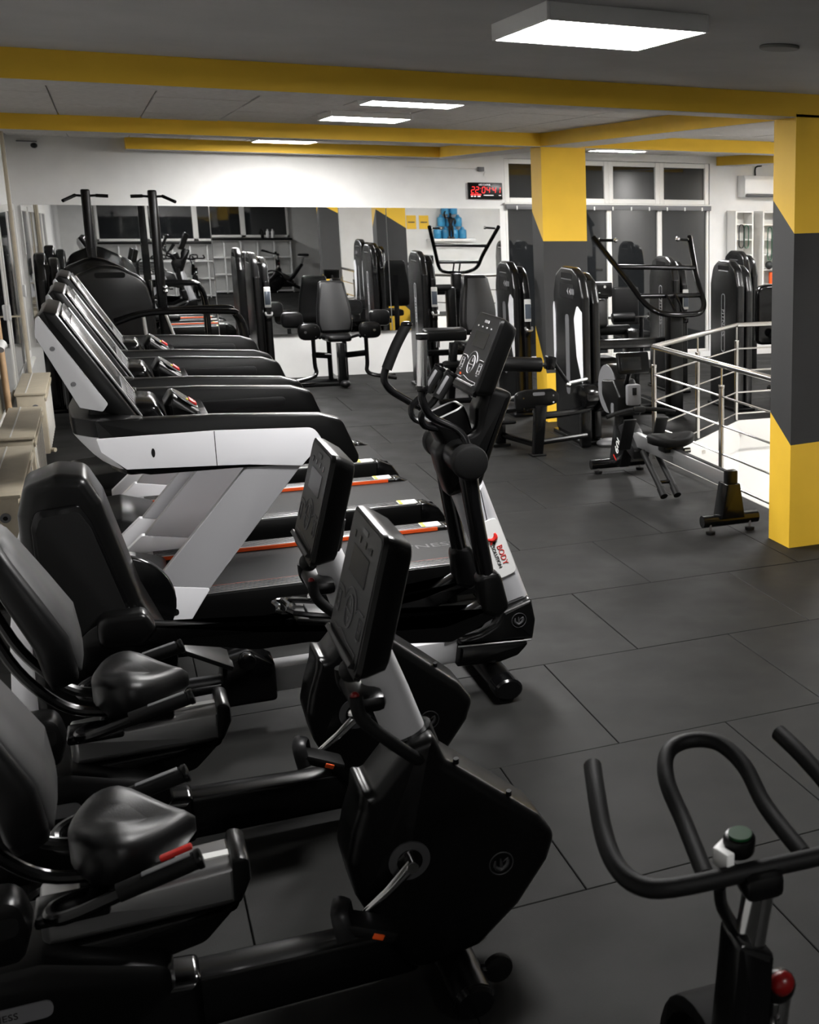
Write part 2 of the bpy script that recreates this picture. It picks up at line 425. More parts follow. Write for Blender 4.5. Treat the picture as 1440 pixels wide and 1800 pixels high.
# wall mirrors on the back wall
for i, (x0, x1, t) in enumerate(((-1.95, -0.03, 0.50), (-0.02, 2.02, 0.36), (2.03, 3.49, 0.36))):
    M = Matrix.Translation((0, YB-0.028, 0.55)) @ Matrix.Rotation(math.radians(-t), 4, 'X')
    o = MB().box(((x0+x1)/2, 0, 0.77), (x1-x0, 0.006, 1.54), M=M).build('wall_mirror', 'mirror')
    tag(o, ('frameless wall mirror panel nearest the left corner of the back wall', 'frameless wall mirror panel behind the seat of the hip machine',
            'frameless wall mirror panel below the red digital clock')[i], 'mirror', 'mirror panels on the back wall')
# windows in the back wall
def pane_window(n, x0, x1, z0, z1, fr=0.05, y=YB):
    w = MB(); d = 0.06
    for a, b, c, e in ((x0, x0+fr, z0, z1), (x1-fr, x1, z0, z1), (x0+fr, x1-fr, z0, z0+fr), (x0+fr, x1-fr, z1-fr, z1)):
        w.box(((a+b)/2, y+0.03, (c+e)/2), (b-a, d, e-c), 0.006, 1)
    o = struct(w.build('window_%d' % n, 'white_frame'))
    MB().box(((x0+x1)/2, y+0.045, (z0+z1)/2), (x1-x0-2*fr+0.01, 0.008, z1-z0-2*fr+0.01)).build('pane', 'night_glass', o); return o
xs = [WX0, 4.30, 5.03, 5.785, 6.545]
for i in range(4):
    pane_window(i+1, xs[i], xs[i+1], 2.17, 2.735, 0.065)
    pane_window(i+5, xs[i], xs[i+1], WZ0, 2.17, 0.034)
bl = thing('roller_blind', 'narrow grey blind headrail across the tall dark windows', 'blind', ((WX0+WX1)/2, YB-0.03, 2.1))
MB().box((0, 0, 0.02), (WX1-WX0, 0.05, 0.07), 0.008).build('headrail', 'mid_grey_plastic', bl)
MB().box((0, -0.01, 0.06), (WX1-WX0+0.04, 0.06, 0.018), 0.004).build('cover_strip', 'white_frame', bl)
for k in range(11): MB().box((-1.35+0.27*k, -0.027, 0.005), (0.018, 0.012, 0.05), 0.003).build('bracket', 'sticker_white', bl)
# ceiling lamps
def panel_lamp(x, y, zb, label, w=0.6, d=0.6, h=0.055):
    t = thing('panel_lamp', label, 'ceiling lamp', (x, y, zb), 0, 'square LED ceiling panels')
    m = MB(); e = 0.012
    for a in ((-w/2+e/2, 0, e, d), (w/2-e/2, 0, e, d), (0, -d/2+e/2, w-2*e, e), (0, d/2-e/2, w-2*e, e)): m.box((a[0], a[1], h/2), (a[2], a[3], h), 0.002, 1)
    m.build('lamp_frame', 'white_plastic', t)
    MB().box((0, 0, 0.006), (w-2*e, d-2*e, 0.008)).build('diffuser', 'lamp_panel', t)
panel_lamp(0.475, 0.035, 2.79, 'large bright square LED panel nearest the camera on the plain ceiling', 0.6, 0.66, 0.06)
panel_lamp(0.665, 3.86, 2.795, 'bright LED panel just behind the first yellow beam', 0.6, 0.66, 0.045)
panel_lamp(0.70, 5.78, 2.795, 'bright LED panel between the first two, in front of the second yellow beam', 0.6, 0.62, 0.045)
panel_lamp(0.70, 10.45, 2.795, 'small far LED panel close above the mirror wall', 0.62, 0.66, 0.045)
panel_lamp(4.48, 9.95, 2.795, 'far LED panel in front of the back windows', 0.62, 0.7, 0.045)
panel_lamp(4.9, 5.0, 2.795, 'LED panel above the stair opening', 0.6, 0.6, 0.045)
panel_lamp(5.4, 4.6, -0.55, 'LED panel inside the stair well', 0.24, 0.24, 0.045)
panel_lamp(7.2, 9.5, 2.795, 'LED panel hidden behind the near pillar, in front of the air conditioner', 0.6, 0.6, 0.045)
panel_lamp(7.2, 5.0, 2.795, 'LED panel on the far right side above the stairs', 0.6, 0.6, 0.045)
panel_lamp(0.475, -5.3, 2.79, 'LED panel behind the camera above the rear shelf', 0.45, 0.45, 0.06)
o = MB().cyl((1.405, 0.34, ZC-0.015), (1.405, 0.34, ZC), 0.085, seg=32, bev=0.006)
so = o.build('ceiling_speaker', 'speaker_grey'); tag(so, 'round flat grey disc on the ceiling right of the nearest lamp', 'ceiling speaker')
# ------------------------------------------------------------------ treadmills
def make_treadmill():
    O = (-0.5, 2.57, 0.0); c = 2.57
    t = thing('treadmill', '', 'treadmill', O, 0, 'treadmills in a row along the radiators')
    def B(m, n, mt, p=None, **k): return m.build(n, mt, p or t, off=O, **k)
    # deck
    B(MB().box((-0.55, c, 0.115), (1.95, 0.80, 0.13), 0.02), 'deck_frame', 'black_plastic')
    bl = MB().prism(rp([(-1.05, 0.165), (0.615, 0.165), (0.615, 0.215), (-1.05, 0.215)], 0.02), c-0.355, c+0.355, 'xz')
    belt = B(bl, 'running_belt', 'belt')
    text_obj('lettering', 'FITNESS', 0.115, 'belt_print', t, Matrix.Translation((0.30+0.5, 0.02, 0.2160)) @ Matrix.Rotation(0, 4, 'Z'), 0.0003)
    for s in (-1, 1):
        yc = c+s*0.415
        rail = B(MB().prism(rp([(-1.15, 0.05), (0.645, 0.05), (0.655, 0.12), (0.60, 0.205), (0.52, 0.235), (-1.15, 0.235)], 0.02), yc-0.07, yc+0.07, 'xz', bev=0.008), 'side_rail', 'black_plastic')
        B(MB().box((-0.33, yc, 0.238), (1.62, 0.125, 0.006), 0.002), 'foot_strip', 'alu', rail)
        rib = MB()
        for k in range(6): rib.box((-0.36, yc-0.05+0.02*k, 0.2420), (1.50, 0.0045, 0.002))
        B(rib, 'grip_ribs', 'dark_grey_plastic', rail)
        B(MB().box((-0.35, yc-s*0.0715, 0.2275), (1.62, 0.006, 0.020)), 'orange_strip', 'orange', rail)
        B(MB().box((0.43, yc, 0.2425), (0.12, 0.10, 0.003)), 'warning_sticker', 'sticker_white', rail)
        B(MB().box((0.385, yc, 0.2435), (0.022, 0.10, 0.003)), 'warning_stripe', 'sticker_yellow', rail)
        B(MB().prism(rp([(0.50, 0.04), (0.66, 0.04), (0.67, 0.12), (0.62, 0.20), (0.545, 0.236), (0.50, 0.236)], 0.02), yc-0.074, yc+0.074, 'xz', bev=0.008), 'rear_cap', 'black_gloss')
        B(MB().cyl((0.35, yc, 0.0), (0.35, yc, 0.06), 0.03, seg=14), 'foot', 'black_rubber')
        B(MB().cyl((-1.45, yc, 0.0), (-1.45, yc, 0.06), 0.03, seg=14), 'foot', 'black_rubber')
    hood = B(MB().prism(rp([(-1.655, 0.05), (-1.05, 0.05), (-1.05, 0.24), (-1.25, 0.30), (-1.55, 0.27), (-1.655, 0.17)], 0.05), c-0.36, c+0.36, 'xz', bev=0.02), 'motor_hood', 'black_plastic')
    B(MB().box((-1.52, c-0.1, 0.281), (0.15, 0.14, 0.004), rot=Matrix.Rotation(math.radians(-4.6), 4, 'Y')), 'hood_label', 'sticker_white', hood)
    B(MB().box((-1.52, c-0.1, 0.2835), (0.07, 0.06, 0.003), rot=Matrix.Rotation(math.radians(-4.6), 4, 'Y')), 'hood_emblem', 'dark_red', hood)
    for s in (-1, 1):
        yo = c+s*0.52
        u = B(MB().prism([(-0.66, 0.90), (-0.40, 0.89), (-0.885, 0.285), (-1.140, 0.335)], yo-0.026, yo+0.026, 'xz', bev=0.004, seg=1), 'upright', 'silver_panel')
        B(MB().prism(rp([(-1.155, 0.335), (-0.882, 0.287), (-1.01, 0.09), (-1.13, 0.08), (-1.30, 0.12), (-1.30, 0.20)], 0.012), yo-0.029, yo+0.029, 'xz', bev=0.004), 'upright_foot', 'light_grey', u)
        B(MB().prism(rrect(-1.075, 0.185, 0.08, 0.035, 0.017), yo-0.031, yo+0.031, 'xz'), 'foot_slot', 'black_rubber', u)
        arm = B(MB().prism(rp([(-1.28, 1.167), (-0.80, 1.160), (-0.303, 1.133, .05), (-0.20, 1.10, .06), (-0.125, 0.90, .05), (-0.14, 0.862, .04), (-0.235, 0.885, .05), (-0.42, 0.88), (-0.70, 0.890), (-1.10, 0.890), (-1.20, 0.915), (-1.30, 1.03), (-1.31, 1.17)], 0.01), yo-0.045, yo+0.045, 'xz', bev=0.012), 'arm', 'black_plastic')
        B(MB().prism(rp([(-1.315, 1.085), (-0.80, 1.088), (-0.345, 1.070, .06), (-0.298, 1.0, .08), (-0.412, 0.878), (-0.66, 0.905), (-0.82, 0.913), (-1.20, 0.928), (-1.30, 1.02)], 0.008), yo+s*0.038, yo+s*0.053, 'xz', bev=0.003), 'arm_panel', 'light_grey', arm)
        B(MB().box((-0.805, yo+s*0.0535, 1.0), (0.003, 0.002, 0.172)), 'seam', 'dark_grey_plastic', arm)
        B(MB().prism(oval(-1.08, 1.0, 0.008, 0.022), yo+s*0.05, yo+s*0.0545, 'xz'), 'bolt_cover', 'dark_grey_plastic', arm)
        B(MB().prism(rrect(-0.62, 1.05, 0.55, 0.06, 0.03), yo-s*0.043, yo-s*0.048, 'xz', bev=0.002), 'inner_panel', 'dark_grey_plastic', arm)
    # front bow between the arms
    pl = rp([(-1.11, c-0.563), (-1.30, c-0.565, 0.12), (-1.41, c-0.40, 0.15), (-1.43, c), (-1.41, c+0.40, 0.15), (-1.30, c+0.565, 0.12), (-1.11, c+0.563), (-1.11, c+0.47), (-1.2, c+0.4), (-1.2, c-0.4), (-1.11, c-0.47)], 0.02, 6)
    B(MB().prism(pl, 1.085, 1.168, 'xy', bev=0.006), 'bow_top', 'black_plastic')
    pl2 = [(x*0.97-0.03 if x < -1.25 else x, y) for x, y in pl]
    def shr(k):
        return [(x+k*0.13*max(0.0, min(1.0, (-1.15-x)/0.28)), c+(y-c)*(1-0.03*k)) for x, y in pl]
    B(MB().loft([[(x, y, z) for x, y in shr(k)] for z, k in ((1.085, 0.0), (1.04, 0.25), (0.98, 0.62), (0.945, 0.9), (0.925, 1.15))]), 'bow_panel', 'light_grey')
    B(MB().loft([[(x, y, z) for x, y in shr(k)] for z, k in ((0.925, 1.16), (0.905, 1.22), (0.895, 1.5))]), 'bow_base', 'black_plastic')
    B(MB().box((-1.0, c, 1.075), (0.42, 0.98, 0.03), 0.008), 'tray', 'black_plastic')
    hump = B(MB().prism(rp([(-1.16, 1.08), (-1.15, 1.20, .05), (-1.035, 1.185, .05), (-0.985, 1.08)], 0.02), c-0.24, c+0.24, 'xz', bev=0.03, seg=3), 'tray_cover', 'black_gloss')
    pod = B(MB().prism(rp([(-0.985, 1.08), (-1.0, 1.16), (-0.962, 1.222, .02), (-0.835, 1.118, .01), (-0.825, 1.08)], 0.01), c-0.13, c+0.13, 'xz', bev=0.035, seg=3), 'keypad_pod', 'black_plastic')
    ax = (Vector((-0.835, 0, 1.118))-Vector((-0.962, 0, 1.222))).normalized()
    F = frame((-0.8985+0.5, 0, 1.172), (ax.x, 0, ax.z), (0, 1, 0))
    MB().prism(oval(0, 0, 0.078, 0.125), 0.0, 0.004, 'xy', M=F).build('keypad_rim', 'alu', pod)
    MB().prism(oval(0, 0, 0.072, 0.118), 0.001, 0.006, 'xy', M=F).build('keypad_face', 'screen', pod)
    MB().box((0.040, 0.0, 0.010), (0.045, 0.10, 0.012), 0.004, M=F).build('stop_button', 'red', pod)
    MB().box((0.010, -0.03, 0.008), (0.012, 0.02, 0.006), 0.002, M=F).build('key', 'sticker_yellow', pod)
    # console
    con = B(MB().prism(rp([(-1.478, 1.675, .012), (-1.425, 1.660, .012), (-1.105, 1.110, .02), (-1.165, 1.12), (-1.29, 1.20), (-1.37, 1.24), (-1.50, 1.59, .02), (-1.508, 1.64)], 0.006), c-0.40, c+0.40, 'xz', bev=0.012), 'console', 'black_plastic')
    for s in (-1, 1):
        B(MB().prism(rp([(-1.512, 1.64), (-1.498, 1.655), (-1.25, 1.225), (-1.275, 1.19), (-1.37, 1.215), (-1.52, 1.56)], 0.01), c+s*0.395, c+s*0.43, 'xz', bev=0.004), 'console_side', 'pale_grey', con)
        for zz, xx in ((1.50, -1.455), (1.33, -1.385)): B(MB().cyl((xx, c+s*0.425, zz), (xx, c+s*0.433, zz), 0.011, seg=12), 'bolt', 'mid_grey_plastic', con)
    d = Vector((0.320, 0, -0.550)).normalized()
    F = frame((-1.265+0.5, 0, 1.388), (d.x, 0, d.z), (0, 1, 0))
    MB().box((0, 0, 0.004), (0.60, 0.74, 0.012), 0.005, M=F).build('console_bezel', 'black_gloss', con)
    for s in (-1, 1): MB().box((0.01, s*0.345, 0.012), (0.56, 0.030, 0.010), 0.003, M=F).build('bezel_strip', 'alu', con)
    MB().box((-0.07, 0, 0.011), (0.34, 0.58, 0.006), 0.002, M=F).build('monitor', 'screen', con)
    MB().box((0.205, 0, 0.011), (0.13, 0.56, 0.006), 0.002, M=F).build('control_strip', 'console_face', con)
    for k in range(5): MB().box((0.205, -0.2+0.1*k, 0.015), (0.05, 0.05, 0.003), 0.001, M=F).build('key', 'mid_grey_plastic', con)
    B(MB().prism(rp([(-1.35, 1.05), (-1.22, 1.05), (-1.20, 1.16), (-1.33, 1.24)], 0.02), c-0.36, c+0.36, 'xz', bev=0.01), 'console_neck', 'black_plastic')
    return t
tm = make_treadmill()
tm['label'] = 'nearest treadmill of the row, silver uprights and light grey arm panel facing us'
tm_b = dup(tm, (-0.5, 2.57+1.475, 0), label='middle treadmill of the row, between the nearest and the farthest one')
tm_c = dup(tm, (-0.5, 2.57+2.955, 0), label='farthest treadmill of the row, nearest the chin-up machine')

for q in (tm_b, tm_c):
    for ch in kids(q):
        if ch.name.startswith('lettering'): bpy.data.objects.remove(ch, do_unlink=True)
# ------------------------------------------------------------------ consoles shared by bikes and elliptical
def console(t, F, w, h, d, bright, holder=True):
    """F: local x across, local y up the face, z out of the face; origin at the centre of the face"""
    pm = 'print_grey' if bright else 'print_dim'
    bd = MB()
    secs = []
    for z, sx, sy in ((-d, 0.80, 0.84), (-d*0.92, 0.86, 0.9), (-d*0.35, 0.98, 0.985), (-0.012, 1.0, 1.0), (0.0, 0.97, 0.985)):
        q = rp([(-w/2*sx, -h/2*sy), (w/2*sx, -h/2*sy), (w/2*sx*0.96, h/2*sy), (-w/2*sx*0.96, h/2*sy)], 0.035, 5)
        secs.append([tuple(F @ Vector((a, b, z))) for a, b in q])
    bd.loft(secs); con = bd.build('console', 'black_plastic', t)
    MB().prism(rrect(0, 0, w*0.90, h*0.93, 0.025), -0.001, 0.002, 'xy', M=F).build('console_face', 'console_face', con)
    MB().box((0, h*0.16, 0.0025), (w*0.5, h*0.2, 0.002), M=F).build('display_window', 'screen', con)
    rg = MB()
    def line(pts, r=0.0016, closed=False): rg.tube([tuple(F @ Vector((a, b, 0.0032))) for a, b in pts], r, 5, closed=closed)
    cy = -h*0.17
    line([(w*0.11*math.cos(2*PI*i/20), cy+h*0.115*math.sin(2*PI*i/20)) for i in range(20)], 0.0026, True)
    line([(w*0.19*math.cos(a), cy+h*0.17*math.sin(a)) for a in [0.25+i*(PI-0.5)/10 for i in range(11)]], 0.0016)
    line([(-w*0.11, cy), (w*0.11, cy)], 0.002)
    for s in (-1, 1):
        line([(s*w*0.19, cy+h*0.06), (s*w*0.26, cy+h*0.09), (s*w*0.40, cy+h*0.09)], 0.002)
        line([(s*w*0.40, cy-h*0.08), (s*w*0.30, cy-h*0.08), (s*w*0.30, cy+h*0.05), (s*w*0.40, cy+h*0.05)], 0.0012, True)
    line([(-w*0.36, -h*0.36), (-w*0.20, -h*0.36), (-w*0.12, -h*0.33), (w*0.10, -h*0.36), (w*0.38, -h*0.36), (w*0.38, -h*0.42), (-w*0.3, -h*0.42)], 0.0014)
    rg.build('print_lines', pm, con)
    for s in (-1, 1):
        MB().prism([(-0.012, cy+s*h*0.06-s*0.008), (0.012, cy+s*h*0.06-s*0.008), (0, cy+s*h*0.06+s*0.012)], 0.002, 0.0036, 'xy', M=F).build('arrow_key', pm, con)
    MB().box((0.0, h*0.40, 0.003), (w*0.16, h*0.035, 0.002), M=F).build('logo', pm, con)
    for i in range(4): MB().box((-w*0.27+w*0.17*i, h*0.325, 0.003), (0.016, 0.007 if bright else 0.018, 0.0015), M=F).build('indicator', pm if bright else 'screen', con)
    for i in range(3):
        for s in (-1, 1): MB().box((s*w*0.34, cy+h*0.02-0.022*i, 0.003), (0.022, 0.006, 0.0012), M=F).build('key', pm, con)
    if bright: MB().box((-w*0.28, -h*0.325, 0.003), (0.02, 0.01, 0.002), M=F).build('stop_key', 'orange', con)
    if holder:
        MB().prism(rp([(-0.012, -0.02), (0.03, -0.02), (0.035, 0.012), (0.022, 0.02), (0.018, -0.004), (-0.012, -0.004)], 0.004), -w*0.42, w*0.42, 'xz', M=F @ Matrix.Translation((0, -h*0.49, 0.0)) @ Matrix.Rotation(PI/2, 4, 'Z')).build('tablet_ledge', 'dark_grey_plastic', con)
    return con
def emblem(t, x, y, z, s, r=0.034, off=(0, 0, 0)):
    """ring with a bird-like letter on the side panel"""
    e = MB().torus((x, y, z), r, 0.0022, 'y', 28, 6).build('emblem_ring', 'emblem_grey', t, off=off)
    m = MB()
    m.tube([(x-r*0.5, y, z+r*0.35), (x-r*0.55, y, z-r*0.15), (x-r*0.1, y, z-r*0.5), (x+r*0.45, y, z-r*0.2), (x+r*0.55, y, z+r*0.35), (x+r*0.15, y, z+r*0.1)], [0.002, 0.006, 0.008, 0.007, 0.004, 0.002], 6, smooth=3, flat=(1, 1))
    m.tube([(x-r*0.05, y, z+r*0.45), (x, y, z-r*0.3)], [0.002, 0.006], 6)
    m.build('emblem_bird', 'emblem_grey', t, off=off)

# ------------------------------------------------------------------ recumbent bikes
def make_bike():
    Yc = -1.22; O = (-0.95, Yc, 0.0)
    t = thing('recumbent_bike', '', 'exercise bike', O, 0, 'recumbent bikes in the foreground')
    def B(m, n, mt, p=None, **k): return m.build(n, mt, p or t, off=O, **k)
    body = rp([(-0.60, 0.765, .02), (-0.535, 0.780, .02), (-0.505, 0.700, .03), (-0.348, 0.562), (-0.245, 0.470, .05), (-0.200, 0.400, .05), (-0.225, 0.325, .03), (-0.315, 0.205), (-0.435, 0.105, .05), (-0.62, 0.075, .08), (-0.70, 0.20), (-0.765, 0.35), (-0.783, 0.45, .08), (-0.765, 0.53), (-0.742, 0.60), (-0.735, 0.655, .015), (-0.705, 0.645)], 0.02)
    hs = B(MB().prism(body, Yc-0.105, Yc+0.105, 'xz', bev=0.032, seg=4), 'drive_housing', 'black_plastic')
    for x, z in ((-0.475, 0.685), (-0.33, 0.555)): B(MB().cyl((x, Yc-0.075, z-0.01), (x, Yc-0.078, z+0.006), 0.008, seg=10), 'screw', 'black_rubber', hs)
    emblem(hs, -0.367, Yc-0.106, 0.356, -1, 0.034, O)
    B(MB().tube([(-0.575, Yc, 0.70), (-0.63, Yc, 0.88), (-0.69, Yc, 1.07)], [0.056, 0.055, 0.05], 20, flat=(0.85, 1.0)), 'mast', 'silver_paint')
    B(MB().tube([(-0.567, Yc, 0.70), (-0.587, Yc, 0.768)], [0.066, 0.066], 20), 'mast_collar', 'black_gloss')
    # console
    top = Vector((-0.652, Yc, 1.378)); bot = Vector((-0.750, Yc, 1.010)); n = Vector((-1, 0, 0))
    ey = (top-bot).normalized(); F = Matrix.Translation((-O[0], -O[1], -O[2])) @ frame((top+bot)/2, (0, -1, 0), ey)
    console(t, F, 0.42, 0.38, 0.085, False)
    B(MB().tube([(-0.665, Yc, 1.0), (-0.64, Yc, 1.12)], 0.045, 14), 'console_mount', 'black_plastic')
    B(MB().ball((-0.735, Yc-0.05, 0.985), (0.03, 0.045, 0.03)), 'tilt_knob', 'black_rubber')
    # front hand loop
    lp = []
    for s in (-1, 1):
        q = [(-0.735, Yc+s*0.115, 0.935), (-0.725, Yc+s*0.12, 0.875), (-0.66, Yc+s*0.12, 0.80), (-0.585, Yc+s*0.10, 0.722), (-0.562, Yc+s*0.05, 0.708)]
        lp = q if s < 0 else lp+[(-0.558, Yc, 0.705)]+q[::-1]
    B(MB().tube(lp, 0.0175, 12, smooth=4), 'hand_loop', 'black_rubber')
    B(MB().box((-0.70, Yc, 0.90), (0.09, 0.22, 0.05), 0.02), 'loop_bracket', 'black_plastic')
    B(MB().ball((-0.737, Yc-0.108, 0.935), (0.012, 0.012, 0.012), 10, 8), 'button', 'dark_red')
    B(MB().ball((-0.735, Yc-0.05, 0.862), (0.014, 0.014, 0.014), 10, 8), 'bolt', 'chrome')
    # cranks
    B(MB().cyl((-0.622, Yc-0.103, 0.432), (-0.622, Yc-0.112, 0.432), 0.056, seg=32), 'crank_cover', 'crank_grey')
    B(MB().cyl((-0.622, Yc-0.11, 0.432), (-0.622, Yc-0.118, 0.432), 0.034, seg=24), 'crank_hub', 'black_gloss')
    for s, a in ((-1, math.radians(215)), (1, math.radians(35))):
        p0 = Vector((-0.622, Yc+s*0.135, 0.432)); p1 = p0+Vector((math.cos(a), 0, math.sin(a)))*0.17; p1.y += s*0.025
        ca = B(MB().tube([p0, p0.lerp(p1, .5)+Vector((0, s*0.01, 0)), p1], [0.019, 0.015, 0.012], 12, flat=(1, 0.7)), 'crank', 'chrome')
        B(MB().cyl(p0+Vector((0, -s*0.03, 0)), p0+Vector((0, s*0.02, 0)), 0.016, seg=14), 'axle_cap', 'chrome', ca)
        q = p1+Vector((0, s*0.055, 0))
        pd = B(MB().box(q, (0.15, 0.10, 0.035), 0.012, rot=Matrix.Rotation(0.45, 4, 'Y')), 'pedal', 'black_rubber')
        B(MB().tube([q+Vector((-0.06, -0.05, 0.0)), q+Vector((-0.07, -0.03, 0.07)), q+Vector((-0.05, 0.03, 0.075)), q+Vector((-0.04, 0.05, 0.0))], 0.022, 8, smooth=4, flat=(0.3, 1)), 'strap', 'dark_grey_plastic', pd)
        B(MB().box(q+Vector((0.02, -0.052, -0.01)), (0.03, 0.006, 0.016), 0.003, rot=Matrix.Rotation(0.45, 4, 'Y')), 'reflector', 'orange', pd)
    # base
    B(MB().prism(rp([(-1.62, 0.05), (-0.60, 0.05), (-0.60, 0.185), (-1.16, 0.205), (-1.45, 0.22), (-1.62, 0.20)], 0.02), Yc-0.055, Yc+0.055, 'xz', bev=0.014), 'base_rail', 'black_metal')
    B(MB().prism(rp([(-1.70, 0.045), (-1.158, 0.045), (-1.158, 0.212), (-1.38, 0.235, .08), (-1.60, 0.16, .08)], 0.02), Yc-0.075, Yc+0.075, 'xz', bev=0.03, seg=3), 'rail_fairing', 'black_gloss')
    for x in (-0.50, -1.60):
        st = B(MB().tube([(x, Yc-0.27, 0.055), (x, Yc+0.27, 0.055)], 0.05, 16, flat=(0.95, 1.15)), 'stabilizer', 'black_plastic')
        for s in (-1, 1):
            B(MB().tube([(x, Yc+s*0.262, 0.055), (x, Yc+s*0.285, 0.055)], [0.053, 0.043], 16, flat=(0.95, 1.15)), 'end_cap', 'black_gloss', st)
    for s in (-1, 1):
        wh = B(MB().cyl((-0.395, Yc-0.13*s-0.015, 0.045), (-0.395, Yc-0.13*s+0.015, 0.045), 0.042, seg=20, bev=0.008), 'transport_wheel', 'black_rubber')
        B(MB().tube([(-0.50, Yc-0.13*s, 0.07), (-0.395, Yc-0.13*s, 0.045)], 0.014, 8), 'wheel_arm', 'black_metal', wh)
    # seat track and rear body
    tr = B(MB().prism(rp([(-1.50, 0.40), (-1.50, 0.505), (-1.045, 0.525), (-1.048, 0.40)], 0.012), Yc-0.085, Yc+0.085, 'xz', bev=0.03, seg=4), 'seat_track', 'track_alu')
    B(MB().box((-1.15, Yc-0.02, 0.524), (0.20, 0.03, 0.008)), 'track_scale', 'sticker_white', tr)
    B(MB().prism(rp([(-1.065, 0.545, .02), (-1.020, 0.535, .03), (-1.020, 0.47), (-1.045, 0.415), (-1.14, 0.320, .05), (-1.25, 0.300), (-1.60, 0.30), (-1.60, 0.395), (-1.068, 0.405)], 0.01), Yc-0.09, Yc+0.09, 'xz', bev=0.012), 'track_end', 'black_plastic')
    rb = B(MB().prism(rp([(-1.74, 0.06), (-1.45, 0.06), (-1.22, 0.25), (-1.22, 0.33), (-1.50, 0.42), (-1.74, 0.42)], 0.04), Yc-0.17, Yc+0.17, 'xz', bev=0.03), 'rear_body', 'black_plastic')
    B(MB().prism(rrect(-1.565, 0.30, 0.16, 0.045, 0.022), Yc-0.169, Yc-0.175, 'xz'), 'rear_label', 'mid_grey_plastic', rb)
    text_obj('lettering', 'FITNESS', 0.024, 'black_plastic', rb, Matrix.Translation((-1.60-O[0], -0.1757, 0.30)) @ Matrix.Rotation(PI/2, 4, 'X'), 0.0004)
    cup = B(MB().prism(rp([(-1.635, 0.50), (-1.635, 0.66, .04), (-1.515, 0.665, .05), (-1.495, 0.58, .04), (-1.52, 0.50)], 0.03), Yc-0.30, Yc-0.19, 'xz', bev=0.02), 'bottle_holder', 'black_plastic')
    B(MB().prism(rrect(-1.565, 0.60, 0.09, 0.05, 0.02), Yc-0.301, Yc-0.303, 'xz'), 'holder_mouth', 'black_rubber', cup)
    B(MB().box((-1.42, Yc-0.16, 0.545), (0.16, 0.12, 0.03), 0.01), 'side_bracket', 'black_metal')
    B(MB().box((-1.30, Yc, 0.53), (0.22, 0.16, 0.04), 0.01), 'seat_carriage', 'black_metal')
    # seat
    st = MB(); secs = []
    for z, sc, dz in ((0.545, 0.62, 0), (0.555, 0.80, 0), (0.595, 0.98, 0), (0.635, 0.98, 0), (0.655, 0.86, 0), (0.662, 0.66, 0), (0.658, 0.35, 0)):
        ring = []
        for i in range(32):
            a = 2*PI*i/32
            x = math.cos(a); y = math.sin(a)
            xx = x*(0.165 if x > 0 else 0.115); wy = 0.19*(1-0.80*max(0, x)**1.3)
            yy = y*wy
            zz = z+0.030*(abs(yy)/0.185)**2*(1 if z > 0.6 else 0)+(0.02*max(0, -x) if z > 0.6 else 0)
            ring.append((-1.305+xx*sc*1.05, Yc+yy*sc, zz))
        secs.append(ring)
    st.loft(secs); B(st, 'seat', 'black_leather', sharp=60)
    # backrest
    bk = MB(); secs = []
    a0 = Vector((-1.485, Yc, 0.70)); a1 = Vector((-1.655, Yc, 1.20)); dr = (a1-a0).normalized(); nr = Vector((dr.z, 0, -dr.x))
    for u, w, th, ba in ((0.0, 0.12, 0.045, -0.01), (0.02, 0.17, 0.08, 0.0), (0.12, 0.205, 0.10, 0.012), (0.3, 0.21, 0.105, 0.028), (0.55, 0.195, 0.095, 0.012), (0.8, 0.17, 0.085, -0.006), (0.94, 0.145, 0.075, -0.014), (0.99, 0.115, 0.055, -0.016), (1.02, 0.07, 0.02, -0.018)):
        p = a0.lerp(a1, u)+nr*ba; q = rrect(0, 0, 2*w, th, th*0.42, 5)
        secs.append([tuple(p+Vector((0, a, 0))+nr*b) for a, b in q])
    bk.loft(secs); back = B(bk, 'backrest', 'black_leather', sharp=60)
    fr = MB(); secs = []
    for u, w, ba in ((0.06, 0.15, 0.012), (0.12, 0.178, 0.012), (0.3, 0.185, 0.028), (0.55, 0.168, 0.012), (0.8, 0.145, -0.006), (0.92, 0.12, -0.013), (0.96, 0.08, -0.015)):
        thf = {0.06: 0.085, 0.12: 0.10, 0.3: 0.105, 0.55: 0.095, 0.8: 0.085, 0.92: 0.077, 0.96: 0.068}[u]
        p = a0.lerp(a1, u)+nr*(ba+thf/2-0.001)
        secs.append([tuple(p+Vector((0, a, 0))+nr*b) for a, b in ((-w, -0.004), (w, -0.004), (w*0.96, 0.006), (0, 0.010), (-w*0.96, 0.006))])
    fr.loft(secs); B(fr, 'back_cushion_panel', 'grey_leather', back, sharp=60)
    for s in (-1, 1):
        B(MB().tube([(-1.715, Yc+s*0.10, 1.02), (-1.635, Yc+s*0.10, 0.80), (-1.56, Yc+s*0.10, 0.68), (-1.475, Yc+s*0.09, 0.60), (-1.36, Yc+s*0.09, 0.575), (-1.28, Yc+s*0.09, 0.57)], 0.017, 10, smooth=4), 'back_tube', 'black_metal')
        # side handles
        y = Yc+s*0.25
        hd = B(MB().tube([(-1.31, Yc+s*0.10, 0.535), (-1.40, Yc+s*0.12, 0.545), (-1.46, Yc+s*0.165, 0.552), (-1.458, y-s*0.02, 0.558), (-1.40, y+s*0.005, 0.575), (-1.27, y+s*0.005, 0.612)], 0.0165, 10, smooth=4), 'side_handle', 'black_metal')
        B(MB().tube([(-1.32, y+s*0.005, 0.602), (-1.145, y+s*0.005, 0.645)], 0.023, 14), 'grip', 'black_rubber', hd)
